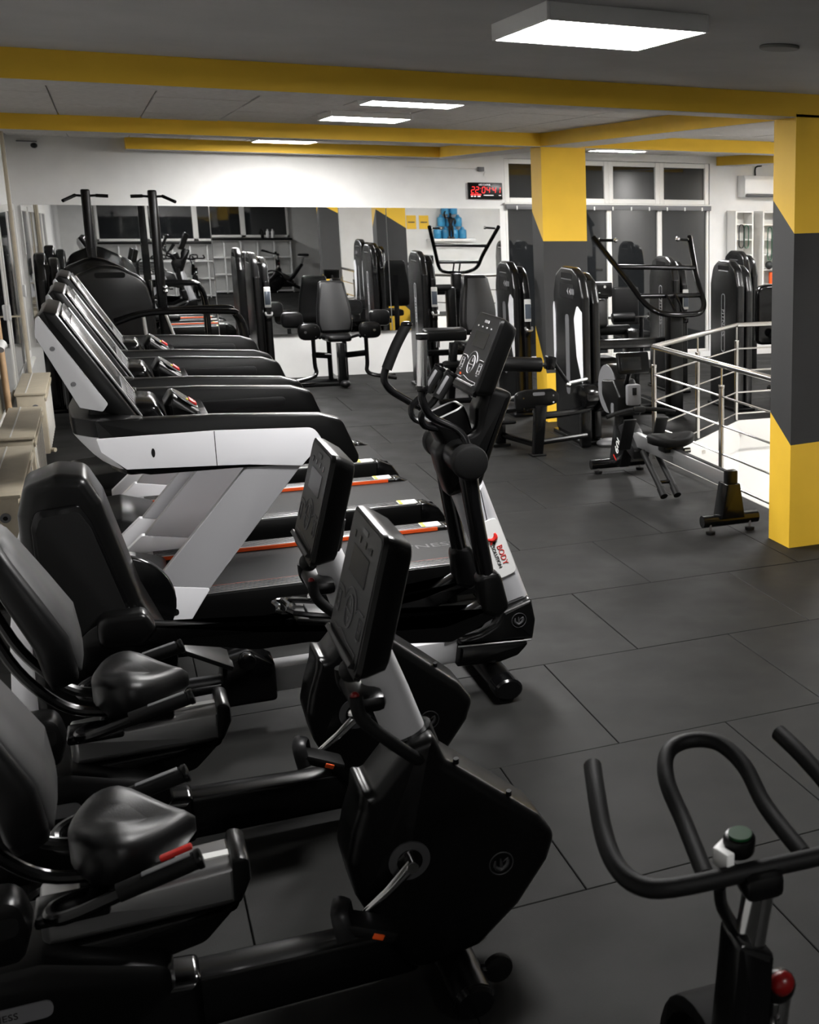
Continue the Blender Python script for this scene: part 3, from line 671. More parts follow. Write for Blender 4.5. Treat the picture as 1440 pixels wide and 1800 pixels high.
        B(MB().cyl((-1.150, y+s*0.005, 0.644), (-1.135, y+s*0.005, 0.648), 0.026, seg=14, bev=0.004), 'grip_cap', 'black_plastic', hd)
        B(MB().box((-1.215, y+s*0.005, 0.650), (0.11, 0.020, 0.005), 0.002, rot=Matrix.Rotation(math.radians(-14), 4, 'Y')), 'pulse_plate', 'mid_grey_plastic', hd)
    return t
bike = make_bike()
bike['label'] = 'black recumbent bike in the front, with a red seat lever beside its handle'
b2 = dup(bike, (-0.90, -0.13, 0), label='black recumbent bike standing between the front bike and the elliptical')
MB().box((-1.19+0.95, -0.215, 0.655), (0.075, 0.02, 0.014), 0.005, rot=Matrix.Rotation(math.radians(-14), 4, 'Y')).build('seat_lever', 'red', bike)

# ------------------------------------------------------------------ elliptical
def make_elliptical():
    Yc = 0.93; O = (-0.55, Yc, 0.0)
    t = thing('elliptical_trainer', 'black and silver elliptical trainer with upright console and swinging arms', 'elliptical trainer', O)
    def B(m, n, mt, p=None, **k): return m.build(n, mt, p or t, off=O, **k)
    B(MB().box((-0.34, Yc, 0.185), (0.86, 0.13, 0.115), 0.016), 'base_rail', 'silver_paint')
    B(MB().box((-1.12, Yc, 0.15), (0.80, 0.14, 0.12), 0.02), 'rear_rail', 'black_metal')
    B(MB().prism(rp([(-0.95, 0.10), (-0.72, 0.10), (-0.72, 0.265), (-0.82, 0.33, .03), (-0.92, 0.31)], 0.02), Yc-0.09, Yc+0.09, 'xz', bev=0.015), 'rail_joint', 'black_gloss')
    for s in (-1, 1): B(MB().cyl((-0.83, Yc+s*0.06, 0.30), (-0.83, Yc+s*0.12, 0.30), 0.035, seg=18, bev=0.006), 'joint_roller', 'black_gloss')
    B(MB().box((-1.02, Yc-0.06, 0.375), (0.30, 0.22, 0.02), 0.005, rot=Matrix.Rotation(math.radians(30), 4, 'Y')), 'ramp', 'dark_grey_plastic')
    B(MB().prism(rp([(0.045, 0.125), (0.24, 0.115), (0.33, 0.135, .03), (0.40, 0.20, .02), (0.06, 0.225)], 0.01), Yc-0.115, Yc+0.115, 'xz', bev=0.02), 'front_skirt', 'black_plastic')
    fh = B(MB().prism(rp([(0.06, 0.232), (0.402, 0.208, .01), (0.418, 0.30, .03), (0.400, 0.408, .01), (0.262, 0.365, .01), (0.235, 0.31, .08), (0.16, 0.272, .08), (0.06, 0.258)], 0.008), Yc-0.12, Yc+0.12, 'xz', bev=0.022, seg=3), 'front_housing', 'black_plastic')
    B(MB().prism(rp([(0.0, 0.225), (0.05, 0.235), (0.20, 0.272), (0.255, 0.36), (0.235, 0.37), (0.17, 0.29), (0.04, 0.255), (0.0, 0.248)], 0.005), Yc-0.07, Yc+0.07, 'xz', bev=0.006), 'front_saddle', 'alu')
    B(MB().tube([(0.05, Yc-0.122, 0.229), (0.390, Yc-0.120, 0.208)], 0.004, 6), 'trim_line', 'alu', fh)
    emblem(fh, 0.335, Yc-0.1215, 0.312, -1, 0.034, O)
    B(MB().tube([(0.22, Yc-0.30, 0.062), (0.22, Yc+0.30, 0.062)], 0.052, 18, flat=(0.9, 1.15)), 'stabilizer', 'black_plastic')
    for s in (-1, 1):
        B(MB().tube([(0.22, Yc+s*0.22, 0.062), (0.22, Yc+s*0.315, 0.062), (0.22, Yc+s*0.325, 0.062)], [0.056, 0.056, 0.046], 18, flat=(0.9, 1.15)), 'stabilizer_cap', 'black_gloss')
        B(MB().cyl((0.22, Yc+s*0.27, 0.0), (0.22, Yc+s*0.27, 0.03), 0.035, seg=14), 'foot', 'black_rubber')
        B(MB().cyl((-1.45, Yc+s*0.2, 0.0), (-1.45, Yc+s*0.2, 0.06), 0.03, seg=14), 'foot', 'black_rubber')
    B(MB().box((-1.45, Yc, 0.07), (0.09, 0.5, 0.06), 0.02), 'rear_stabilizer', 'black_plastic')
    mast = B(MB().prism(rp([(0.262, 0.345), (0.412, 0.385), (0.215, 0.975), (0.075, 0.93)], 0.01), Yc-0.075, Yc+0.075, 'xz', bev=0.05, seg=4), 'mast', 'silver_panel')
    ax = Vector((0.215-0.412, 0, 0.975-0.385)).normalized()
    F = frame((0.255-O[0], -0.078, 0.655), (ax.x, 0, ax.z), (-ax.z, 0, ax.x))
    lp = MB().prism(rrect(0, 0, 0.28, 0.10, 0.03), -0.004, 0.004, 'xy', M=F).build('label_plate', 'white_plastic', mast)
    F2 = frame((0.238-O[0], -0.0825, 0.645), (-ax.x, 0, -ax.z), (ax.z*-1, 0, ax.x)) @ Matrix.Identity(4)
    F2 = frame((0.262-O[0], -0.0835, 0.618), (-ax.x, 0, -ax.z), (-ax.z, 0, ax.x))
    F2 = frame((0.262-O[0], -0.0835, 0.618), (-ax.x, 0, -ax.z), (ax.z, 0, -ax.x))
    text_obj('lettering', 'BODY', 0.036, 'red', mast, F2 @ Matrix.Translation((0.0, 0.018, 0)), 0.0006)
    text_obj('lettering', 'SOLUTION', 0.022, 'black_plastic', mast, F2 @ Matrix.Translation((0.0, -0.010, 0)), 0.0006)
    fg = MB(); G2 = F2 @ Matrix.Translation((-0.095, 0.0, 0))
    fg.tube([G2 @ Vector(p) for p in ((0.0, -0.02, 0), (0.012, 0.0, 0), (0.004, 0.018, 0), (-0.016, 0.02, 0))], [0.005, 0.010, 0.011, 0.004], 8, smooth=3)
    fg.tube([G2 @ Vector(p) for p in ((0.018, -0.006, 0), (0.03, -0.014, 0))], [0.006, 0.004], 8)
    fg.build('label_figure', 'red', mast)
    fg2 = MB().tube([G2 @ Vector(p) for p in ((0.004, 0.0, 0), (0.02, 0.006, 0), (0.032, 0.0, 0))], [0.004, 0.008, 0.005], 8, smooth=3)
    fg2.build('label_figure', 'black_plastic', mast)
    # head
    head = B(MB().prism(rp([(0.055, 0.91), (0.20, 0.945), (0.265, 1.12), (0.365, 1.36, .03), (0.24, 1.40), (0.19, 1.30, .05), (0.185, 1.20, .05), (0.06, 1.20), (0.0, 1.12, .05), (0.02, 1.02)], 0.02), Yc-0.08, Yc+0.08, 'xz', bev=0.035, seg=3), 'head_cover', 'black_plastic')
    B(MB().box((0.225, Yc, 1.245), (0.05, 0.10, 0.05), 0.02), 'head_inlay', 'light_grey', head)
    B(MB().cyl((0.10, Yc-0.27, 1.105), (0.10, Yc+0.27, 1.105), 0.072, seg=28, bev=0.012), 'pivot_axle', 'black_plastic')
    for s in (-1, 1):
        B(MB().cyl((0.10, Yc+s*0.22, 1.105), (0.10, Yc+s*0.295, 1.105), 0.077, seg=28, bev=0.014), 'pivot_cap', 'black_rubber')
        y = Yc+s*0.23
        B(MB().tube([(0.095, y, 1.09), (0.115, y, 0.90), (0.165, y, 0.55)], [0.055, 0.046, 0.046], 16, flat=(1, 0.8)), 'swing_arm', 'black_metal')
        B(MB().prism(rp([(0.11, 0.60, .04), (0.215, 0.608, .05), (0.252, 0.43, .03), (0.20, 0.385, .03), (0.125, 0.42, .03)], 0.02), y-0.05, y+0.05, 'xz', bev=0.025, seg=3), 'arm_boot', 'black_plastic')
        dz = (lambda x: 0.0) if s < 0 else (lambda x: -0.235*min(1.0, max(0.0, -x)/1.2))
        pa = B(MB().prism(rp([((q[0], q[1]+dz(q[0]))+tuple(q[2:])) for q in ((0.20, 0.445), (0.20, 0.395), (-0.01, 0.305, .06), (-0.25, 0.335, .1), (-0.60, 0.40), (-0.80, 0.40, .1), (-1.20, 0.495), (-1.20, 0.575), (-0.76, 0.485, .08), (-0.62, 0.505, .05), (-0.22, 0.408, .08), (-0.03, 0.392, .08), (0.12, 0.465))], 0.01), y-0.038, y+0.038, 'xz', bev=0.012), 'pedal_arm', 'black_metal')
        B(MB().prism(rp([(-1.365, 0.50+dz(-1.2), .05), (-1.36, 0.625+dz(-1.2), .05), (-1.19, 0.625+dz(-1.2), .04), (-1.155, 0.55+dz(-1.2), .03), (-1.21, 0.49+dz(-1.2), .03)], 0.03), y-0.06, y+0.06, 'xz', bev=0.025, seg=3), 'crank_boot', 'black_plastic', pa)
        ped = B(MB().box((-0.46, y-s*0.02, 0.475+dz(-0.46)), (0.38, 0.20, 0.03), 0.012, rot=Matrix.Rotation(math.radians(12), 4, 'Y')), 'foot_pedal', 'black_plastic')
        rim = [(-0.655, y-s*0.02-0.095, 0.55), (-0.66, y-s*0.02, 0.555), (-0.655, y-s*0.02+0.095, 0.55), (-0.45, y-s*0.02+0.105, 0.505), (-0.27, y-s*0.02+0.09, 0.46), (-0.26, y-s*0.02, 0.455), (-0.27, y-s*0.02-0.09, 0.46), (-0.45, y-s*0.02-0.105, 0.505)]
        rim = [(q[0], q[1], q[2]+dz(q[0])) for q in rim]
        B(MB().tube(rim, 0.012, 8, smooth=3, closed=True), 'pedal_rim', 'black_gloss', ped)
        B(MB().box((-0.45, y-s*0.02, 0.495+dz(-0.46)), (0.30, 0.16, 0.01), 0.004, rot=Matrix.Rotation(math.radians(12), 4, 'Y')), 'pedal_mat', 'dark_grey_plastic', ped)
    # rear drive housing with recessed side panel
    outl = rp([(-1.60, 0.06), (-1.585, 1.02), (-1.555, 1.13, .05), (-1.44, 1.172, .08), (-1.345, 1.155, .05), (-1.295, 1.05, .06), (-1.195, 0.64), (-1.10, 0.40, .06), (-1.06, 0.08)], 0.02)
    rh = B(MB().prism(outl, Yc-0.17, Yc+0.17, 'xz', bev=0.045, seg=4), 'drive_housing', 'black_plastic')
    rec = rp([(-1.54, 0.32), (-1.545, 0.98), (-1.525, 1.04, .03), (-1.38, 1.055, .03), (-1.34, 0.98, .03), (-1.225, 0.56), (-1.20, 0.40)], 0.02)
    B(MB().prism(rec, Yc-0.165, Yc-0.178, 'xz', bev=0.006), 'side_panel', 'black_gloss', rh)
    B(MB().prism([(x*0.9-0.140, z*0.92+0.055) for x, z in rec], Yc-0.176, Yc-0.1805, 'xz', bev=0.002), 'side_inlay', 'black_rubber', rh)
    B(MB().cyl((-1.28, Yc+0.19, 0.52), (-1.28, Yc+0.24, 0.52), 0.215, seg=40, bev=0.012), 'crank_disc', 'black_gloss')
    B(MB().cyl((-1.28, Yc-0.19, 0.40), (-1.28, Yc-0.175, 0.40), 0.19, seg=40, bev=0.006), 'crank_disc', 'black_gloss')
    B(MB().prism(rp([(-1.70, 0.05), (-1.585, 0.05), (-1.565, 0.9), (-1.60, 0.92), (-1.66, 0.55)], 0.02), Yc-0.14, Yc+0.14, 'xz', bev=0.02), 'rear_cover', 'light_grey')
    # swinging handles
    hb = B(MB().tube([(-0.028, Yc+0.25, 1.645), (-0.079, Yc+0.25, 1.555), (-0.136, Yc+0.25, 1.432), (-0.118, Yc+0.25, 1.365), (-0.032, Yc+0.25, 1.300), (0.06, Yc+0.245, 1.235), (0.095, Yc+0.24, 1.12)], [0.017]*7, 12, smooth=5), 'swing_handle', 'black_metal')
    B(MB().tube([(-0.026, Yc+0.25, 1.65), (-0.079, Yc+0.25, 1.557), (-0.125, Yc+0.25, 1.455)], 0.0235, 14, smooth=4), 'grip', 'black_rubber', hb)
    B(MB().ball((-0.026, Yc+0.25, 1.652), (0.027, 0.027, 0.014)), 'grip_cap', 'black_gloss', hb)
    hn = B(MB().tube([(-0.060, Yc-0.2, 1.640), (-0.070, Yc-0.2, 1.430), (-0.072, Yc-0.2, 1.376), (-0.036, Yc-0.2, 1.300), (0.064, Yc-0.215, 1.240), (0.098, Yc-0.23, 1.185), (0.10, Yc-0.235, 1.12)], [0.017]*7, 12, smooth=5), 'swing_handle', 'black_metal')
    B(MB().tube([(-0.0605, Yc-0.2, 1.635), (-0.070, Yc-0.2, 1.432)], 0.0235, 16), 'grip', 'chrome', hn)
    for z, x in ((1.642, -0.060), (1.425, -0.0705)): B(MB().cyl((x, Yc-0.2, z-0.013), (x, Yc-0.2, z+0.013), 0.027, seg=16, bev=0.005), 'grip_cap', 'black_gloss', hn)
    # fixed pulse handles
    for s in (-1, 1):
        pg = B(MB().tube([(0.03, Yc+s*0.07, 1.22), (-0.045, Yc+s*0.09, 1.245), (-0.055, Yc+s*0.10, 1.30), (-0.005, Yc+s*0.105, 1.35), (0.055, Yc+s*0.105, 1.43)], 0.0145, 10, smooth=4), 'fixed_handle', 'black_metal')
        B(MB().tube([(0.012, Yc+s*0.105, 1.365), (0.075, Yc+s*0.105, 1.462)], 0.024, 14), 'grip', 'black_rubber', pg)
        B(MB().cyl((0.075, Yc+s*0.105, 1.46), (0.084, Yc+s*0.105, 1.474), 0.027, seg=14, bev=0.004), 'grip_cap', 'black_gloss', pg)
        B(MB().box((0.035, Yc+s*0.105-0.012, 1.422), (0.016, 0.022, 0.09), 0.004, rot=Matrix.Rotation(math.radians(33), 4, 'Y')), 'pulse_plate', 'mid_grey_plastic', pg)
    cupF = Matrix.Translation((0.075-O[0], 0, 1.245)) @ Matrix.Rotation(math.radians(-22), 4, 'Y')
    cp = MB()
    q1 = rrect(0, 0, 0.17, 0.19, 0.05, 5); q2 = rrect(0, 0, 0.145, 0.165, 0.04, 5)
    cp.loft([[tuple(cupF @ Vector((a*0.9, b*0.9, -0.07))) for a, b in q1], [tuple(cupF @ Vector((a, b, 0.0))) for a, b in q1], [tuple(cupF @ Vector((a, b, 0.045))) for a, b in q1], [tuple(cupF @ Vector((a, b, 0.045))) for a, b in q2], [tuple(cupF @ Vector((a, b, -0.03))) for a, b in q2]])
    cup = cp.build('cup_holder', 'black_plastic', t)
    MB().tube([tuple(cupF @ Vector((a, b, 0.046))) for a, b in rrect(0, 0, 0.158, 0.178, 0.045, 5)], 0.005, 6, closed=True).build('cup_rim', 'alu', cup)
    MB().cyl(cupF @ Vector((-0.02, -0.02, -0.028)), cupF @ Vector((-0.02, -0.02, 0.01)), 0.03, seg=18).build('coin', 'mid_grey_plastic', cup)
    top = Vector((0.290, Yc, 1.708)); bot = Vector((0.148, Yc, 1.380)); ey = (top-bot).normalized()
    F = Matrix.Translation((-O[0], -O[1], -O[2])) @ frame((top+bot)/2, (0, -1, 0), ey)
    console(t, F, 0.40, 0.355, 0.09, True)
    return t
make_elliptical()
# ------------------------------------------------------------------ stair railing
rl = thing('stair_railing', 'brushed steel railing with four cross bars around the stair opening', 'railing', (2.93, 5.33, 0))
def RB(m, n, mt='steel', p=None): return m.build(n, mt, p or rl, off=(2.93, 5.33, 0))
RP = [(2.93, 2.66), (2.93, 5.33), (4.47, 6.80), (6.85, 6.78)]
RB(MB().tube([(x, y, 0.985) for x, y in RP], 0.0235, 16), 'top_rail')
for z in (0.742, 0.515, 0.290, 0.068):
    for a, b in zip(RP[:-1], RP[1:]): RB(MB().tube([(a[0], a[1], z), (b[0], b[1], z)], 0.0085, 10), 'cross_bar')
for x, y in ((2.93, 5.33), (2.93, 4.0), (2.93, 2.72), (3.68, 6.046), (4.47, 6.80), (5.7, 6.79)):
    p = RB(MB().cyl((x, y, -0.15), (x, y, 0.81), 0.021, seg=16), 'post')
    RB(MB().cyl((x, y, 0.80), (x, y, 0.97), 0.0085, seg=10), 'pin', 'steel', p)
    RB(MB().cyl((x, y, 0.805), (x, y, 0.83), 0.024, seg=16, bev=0.003), 'collar', 'steel', p)
    RB(MB().box((x+0.03, y-0.01, -0.13), (0.07, 0.07, 0.03), 0.006), 'flange', 'steel', p)

# ------------------------------------------------------------------ rowing machine
rw = thing('rowing_machine', 'black rowing machine with aluminium slide rail beside the stair railing', 'rowing machine', (2.44, 3.9, 0))
def WB(m, n, mt, p=None, **k): return m.build(n, mt, p or rw, off=(2.44, 3.9, 0), **k)
X = 2.44
WB(MB().prism(rp([(2.86, 0.30), (4.55, 0.30), (4.55, 0.405), (2.86, 0.405)], 0.01), X-0.03, X+0.03, 'yz', bev=0.006), 'slide_rail', 'alu')
WB(MB().box((X, 3.6, 0.409), (0.034, 1.4, 0.008), 0.002), 'rail_groove', 'dark_grey_plastic')
WB(MB().box((X, 2.85, 0.36), (0.085, 0.06, 0.14), 0.01), 'rail_end', 'black_plastic')
WB(MB().prism(rp([(X-0.05, 0.34), (X+0.05, 0.34), (X+0.09, 0.10), (X-0.09, 0.10)], 0.008), 2.80, 2.94, 'xz', bev=0.008), 'rear_leg', 'black_metal')
WB(MB().tube([(X-0.21, 2.86, 0.085), (X+0.21, 2.86, 0.085)], 0.042, 16), 'rear_stabilizer', 'black_metal')
WB(MB().tube([(X-0.23, 4.98, 0.075), (X+0.24, 4.98, 0.075)], 0.040, 16), 'front_stabilizer', 'black_metal')
for x, y in ((X-0.16, 2.83), (X+0.14, 2.83), (X-0.17, 4.965), (X+0.2, 4.965)):
    f = WB(MB().cyl((x, y, 0.0), (x, y, 0.022), 0.033, seg=18, bev=0.004), 'foot', 'black_rubber')
    WB(MB().cyl((x, y, 0.02), (x, y, 0.07), 0.009, seg=8), 'foot_screw', 'steel', f)
fl_ = WB(MB().prism(rp([(5.05, 0.07), (4.80, 0.07), (4.62, 0.40), (4.75, 0.55), (4.90, 0.50)], 0.02), X-0.045, X+0.045, 'yz', bev=0.01), 'front_frame', 'black_metal')
LM = frame((X-0.0465, 4.835, 0.225), (0, -0.5, 0.86), (0, 0.86, 0.5))
LM = frame((-0.0468, 4.835-3.9, 0.235), (0, -0.47, 0.88), (0, -0.88, -0.47))
LM = Matrix(((0, 0, -1, -0.0468), (-0.5, -0.86, 0, 4.85-3.9), (0.86, -0.5, 0, 0.25), (0, 0, 0, 1)))
LM = frame((-0.0468, 0.93, 0.255), (0, -0.5, 0.86), (0, 0.86, 0.5))
text_obj('lettering', '60L', 0.11, 'sticker_white', rw, LM, 0.001)
text_obj('lettering', 'I', 0.11, 'red', rw, LM @ Matrix.Translation((-0.14, 0, 0)), 0.001)
fw_ = WB(MB().cyl((X-0.075, 4.98, 0.70), (X+0.075, 4.98, 0.70), 0.205, seg=44, bev=0.02), 'flywheel_case', 'black_plastic')
WB(MB().cyl((X-0.079, 4.98, 0.70), (X-0.070, 4.98, 0.70), 0.198, seg=44), 'flywheel_disc', 'mid_grey_plastic', fw_)
cs = WB(MB().prism(rp([(5.06, 0.77), (4.80, 0.80), (4.66, 0.68, .03), (4.66, 0.52, .03), (4.88, 0.49, .04), (5.06, 0.64, .05)], 0.03), X-0.10, X+0.10, 'yz', bev=0.025, seg=3), 'drive_cover', 'black_plastic')
WB(MB().prism(rrect(4.80, 0.56, 0.06, 0.10, 0.02), X-0.104, X-0.10, 'yz'), 'cover_vent', 'mid_grey_plastic', cs)
WB(MB().prism(rp([(4.68, 0.46), (4.60, 0.42), (4.42, 0.28), (4.45, 0.20), (4.62, 0.26), (4.78, 0.42)], 0.02), X-0.07, X+0.07, 'yz', bev=0.015), 'neck_cover', 'dark_grey_plastic')
mo = WB(MB().box((X, 4.60, 0.955), (0.27, 0.045, 0.17), 0.015, rot=Matrix.Rotation(math.radians(-14), 4, 'X')), 'monitor', 'black_plastic')
WB(MB().box((X-0.025, 4.574, 0.952), (0.17, 0.006, 0.105), 0.003, rot=Matrix.Rotation(math.radians(-14), 4, 'X')), 'display', 'screen', mo)
WB(MB().tube([(X, 4.78, 0.72), (X, 4.63, 0.93)], 0.022, 10), 'monitor_arm', 'black_metal', mo)
hh = WB(MB().box((X, 4.60, 0.70), (0.12, 0.06, 0.17), 0.02), 'handle_cradle', 'mid_grey_plastic')
WB(MB().box((X, 4.568, 0.73), (0.035, 0.01, 0.06), 0.004), 'strap_slot', 'black_rubber', hh)
WB(MB().tube([(X-0.29, 4.43, 0.565), (X-0.20, 4.45, 0.585), (X-0.07, 4.475, 0.60), (X+0.07, 4.475, 0.60), (X+0.20, 4.45, 0.585), (X+0.29, 4.43, 0.565)], 0.017, 12, smooth=4), 'pull_handle', 'black_rubber')
WB(MB().box((X, 4.475, 0.60), (0.10, 0.05, 0.05), 0.015), 'handle_hub', 'dark_grey_plastic')
for s in (-1, 1):
    fp = WB(MB().box((X+s*0.135, 4.40, 0.42), (0.105, 0.022, 0.30), 0.012, rot=Matrix.Rotation(math.radians(28), 4, 'X')), 'footplate', 'dark_grey_plastic')
    for k in range(5):
        for e in (-1, 1): WB(MB().box((X+s*0.135+e*0.028, 4.388-0.0156*k+0.03, 0.44+0.0295*k-0.03), (0.012, 0.012, 0.012), rot=Matrix.Rotation(math.radians(28), 4, 'X')), 'peg_hole', 'black_rubber', fp)
    lg = WB(MB().tube([(X+s*0.055, 4.28, 0.30), (X+s*0.055, 3.88, 0.05)], 0.023, 12), 'slant_leg', 'black_rubber')
    WB(MB().tube([(X+s*0.055, 3.93, 0.08), (X+s*0.055, 3.865, 0.03)], 0.030, 14), 'leg_tip', 'black_rubber', lg)
WB(MB().box((X, 3.98, 0.115), (0.12, 0.03, 0.025), 0.006), 'leg_brace', 'black_metal')
seat = MB(); secs = []
for z, sc in ((0.425, 0.86), (0.435, 0.97), (0.462, 1.0), (0.478, 0.95), (0.484, 0.8), (0.482, 0.4)):
    ring = []
    for i in range(32):
        a = 2*PI*i/32; ca, sa = math.cos(a), math.sin(a)
        xx = math.copysign(abs(ca)**0.75, ca)*0.185; yy = math.copysign(abs(sa)**0.8, sa)*0.115*(1-0.15*math.cos(2*a))
        ring.append((X+0.0+xx*sc, 3.86+yy*sc, z+0.035*(xx/0.185)**2*(1 if z > 0.44 else 0.4)))
    secs.append(ring)
WB(seat.loft(secs), 'seat', 'black_rubber', sharp=60)
WB(MB().box((X, 3.86, 0.40), (0.16, 0.13, 0.05), 0.012), 'seat_carriage', 'black_plastic')
WB(MB().cyl((X+0.08, 3.80, 0.385), (X+0.13, 3.80, 0.385), 0.02, seg=14), 'seat_roller', 'chrome')

# ------------------------------------------------------------------ weight towers
def tower_parts(t, ox, oy, y0, y1, x0, x1, h, white=False, text=True, disp=True):
    """two arched shells back to back, broad side towards -x; coordinates relative to the thing"""
    ym = (y0+y1)/2; hw = (y1-y0)/2; xm = x0+(x1-x0)*0.52
    def arch(s, top): return rp([(ym-hw*s, 0.03), (ym-hw*s, top-0.26), (ym-hw*s*0.80, top-0.07, .14), (ym-hw*s*0.38, top, .14), (ym+hw*s*0.38, top, .14), (ym+hw*s*0.80, top-0.07, .14), (ym+hw*s, top-0.26), (ym+hw*s, 0.03)], 0.06, 5)
    a = MB().prism(arch(1.0, h), x0, xm-0.008, 'yz', bev=0.028, seg=3).build('front_shell', 'shell_black', t, off=(ox, oy, 0))
    MB().box((xm, ym, (h-0.1)/2), (0.05, hw*1.7, h-0.12)).build('weight_stack', 'black_metal', t, off=(ox, oy, 0))
    b = MB().prism(arch(0.97, h-0.05), xm+0.008, x1, 'yz', bev=0.028, seg=3).build('back_shell', 'shell_black', t, off=(ox, oy, 0))
    MB().prism(rrect(ym, h-0.085, hw*0.75, 0.055, 0.02), x0-0.002, x0+0.01, 'yz').build('grip_slot', 'black_rubber', a, off=(ox, oy, 0))
    MB().tube([(x0-0.001, y, h-0.113) for y in (ym-hw*0.34, ym+hw*0.34)], 0.004, 6).build('slot_lip', 'alu', a, off=(ox, oy, 0))
    if text:
        MB().tube([(x0-0.001, ym+p, 0.93+q) for p, q in rrect(0, 0, 0.075, 0.62, 0.037)], 0.0035, 6, closed=True).build('text_frame', 'print_grey', a, off=(ox, oy, 0))
        text_obj('lettering', 'FITNESS', 0.085, 'print_grey', a, Matrix.Translation((x0-0.002-ox, ym-oy, 0.93)) @ frame((0, 0, 0), (0, 0, -1), (0, -1, 0)), 0.001)
    if white:
        for s in (-1, 1):
            wn = 0.0 if s < 0 else 0.22
            MB().prism(rp([(ym+s*hw*0.99, 0.55), (ym+s*hw*0.99, 1.22), (ym+s*hw*(0.70+wn), 1.28, .05), (ym+s*hw*(0.48+wn*1.6), 1.15, .06), (ym+s*hw*(0.62+wn), 0.80)], 0.015), x0-0.003, x0+0.004, 'yz').build('side_inlay', 'light_grey', a, off=(ox, oy, 0))
        MB().prism(rrect(ym, 0.80, 0.10, 0.75, 0.05), x0-0.003, x0+0.004, 'yz').build('center_inlay', 'mid_grey_plastic', a, off=(ox, oy, 0))
        MB().prism(rrect(ym, h-0.22, hw*0.95, 0.13, 0.02), x0-0.003, x0+0.004, 'yz').build('logo_plate', 'dark_grey_plastic', a, off=(ox, oy, 0))
        for k in (-1, 0): MB().prism([(ym-0.06+k*0.06, h-0.25), (ym-0.02+k*0.06, h-0.22), (ym-0.06+k*0.06, h-0.19), (ym-0.04+k*0.06, h-0.22)], x0-0.005, x0, 'yz').build('logo_chevron', 'print_grey', a, off=(ox, oy, 0))
        MB().box((x0-0.003, ym-0.16, h-0.22), (0.003, 0.1, 0.05)).build('logo_text_block', 'print_dim', a, off=(ox, oy, 0))
    if disp:
        d = MB().box(((xm+x1)/2+0.005, y0-0.004, 1.10), (0.07, 0.02, 0.23), 0.008).build('counter_display', 'sticker_white', b, off=(ox, oy, 0))
        MB().box(((xm+x1)/2+0.005, y0-0.015, 1.09), (0.06, 0.004, 0.15), 0.002).build('counter_screen', 'display', b, off=(ox, oy, 0))
        MB().tube([((xm+x1)/2-0.03, y0-0.02, 0.93), ((xm+x1)/2-0.02, y0-0.045, 0.90), ((xm+x1)/2+0.03, y0-0.045, 0.90), ((xm+x1)/2+0.04, y0-0.02, 0.93)], 0.012, 8, smooth=3).build('pin_holder', 'alu', b, off=(ox, oy, 0))
        MB().box(((xm+x1)/2, y0-0.02, 0.86), (0.06, 0.03, 0.06), 0.01).build('pin_box', 'black_gloss', b, off=(ox, oy, 0))
    MB().box(((x0+x1)/2, ym, 0.02), (x1-x0+0.05, hw*2+0.02, 0.04), 0.01).build('tower_base', 'black_metal', t, off=(ox, oy, 0))
def pad(p, n, c, d, mt='black_leather', bev=0.03, rot=None, label=None): return MB().box(c, d, bev, 3, rot=rot).build(n, mt, p)
def bar(p, pts, r=0.025, mt='black_metal', n='frame_tube', sm=0): return MB().tube(pts, r, 10, smooth=sm).build(n, mt, p)
# hip abductor beside tower A
ha = thing('hip_abductor', 'hip abductor machine with grey backrest facing us in front of the mirror', 'weight machine', (1.2, 11.0, 0))
tower_parts(ha, 1.2, 11.0, 10.55, 11.35, 0.27, 0.45, 1.585, text=False)
bk = MB(); secs = []
for z, w, y, th in ((0.62, 0.15, 0.03, 0.05), (0.645, 0.19, 0.03, 0.09), (0.75, 0.205, 0.045, 0.10), (0.92, 0.195, 0.075, 0.10), (1.10, 0.165, 0.11, 0.09), (1.21, 0.15, 0.135, 0.08), (1.235, 0.12, 0.14, 0.04)):
    secs.append([(a, y+b, z) for a, b in rrect(0, 0, 2*w, th, th*0.4, 5)])
b_ = bk.loft(secs).build('backrest', 'black_leather', ha, sharp=60)
secs = []
for z, w, y in ((0.66, 0.16, -0.012), (0.75, 0.178, -0.007), (0.92, 0.165, 0.024), (1.10, 0.135, 0.063), (1.205, 0.118, 0.094)):
    secs.append([(-w, y, z), (w, y, z), (w*0.95, y-0.008, z), (0, y-0.012, z), (-w*0.95, y-0.008, z)])
MB().loft(secs).build('back_panel', 'grey_leather', b_, sharp=60)
st = MB(); secs = []
for z, sc in ((0.545, 0.9), (0.56, 1.0), (0.60, 1.0), (0.615, 0.9)):
    secs.append([(a*sc, -0.12+b*sc, z) for a, b in rp([(-0.13, -0.17), (0.13, -0.17), (0.18, 0.17), (-0.18, 0.17)], 0.06, 5)])
st.loft(secs).build('seat', 'black_leather', ha, sharp=60)
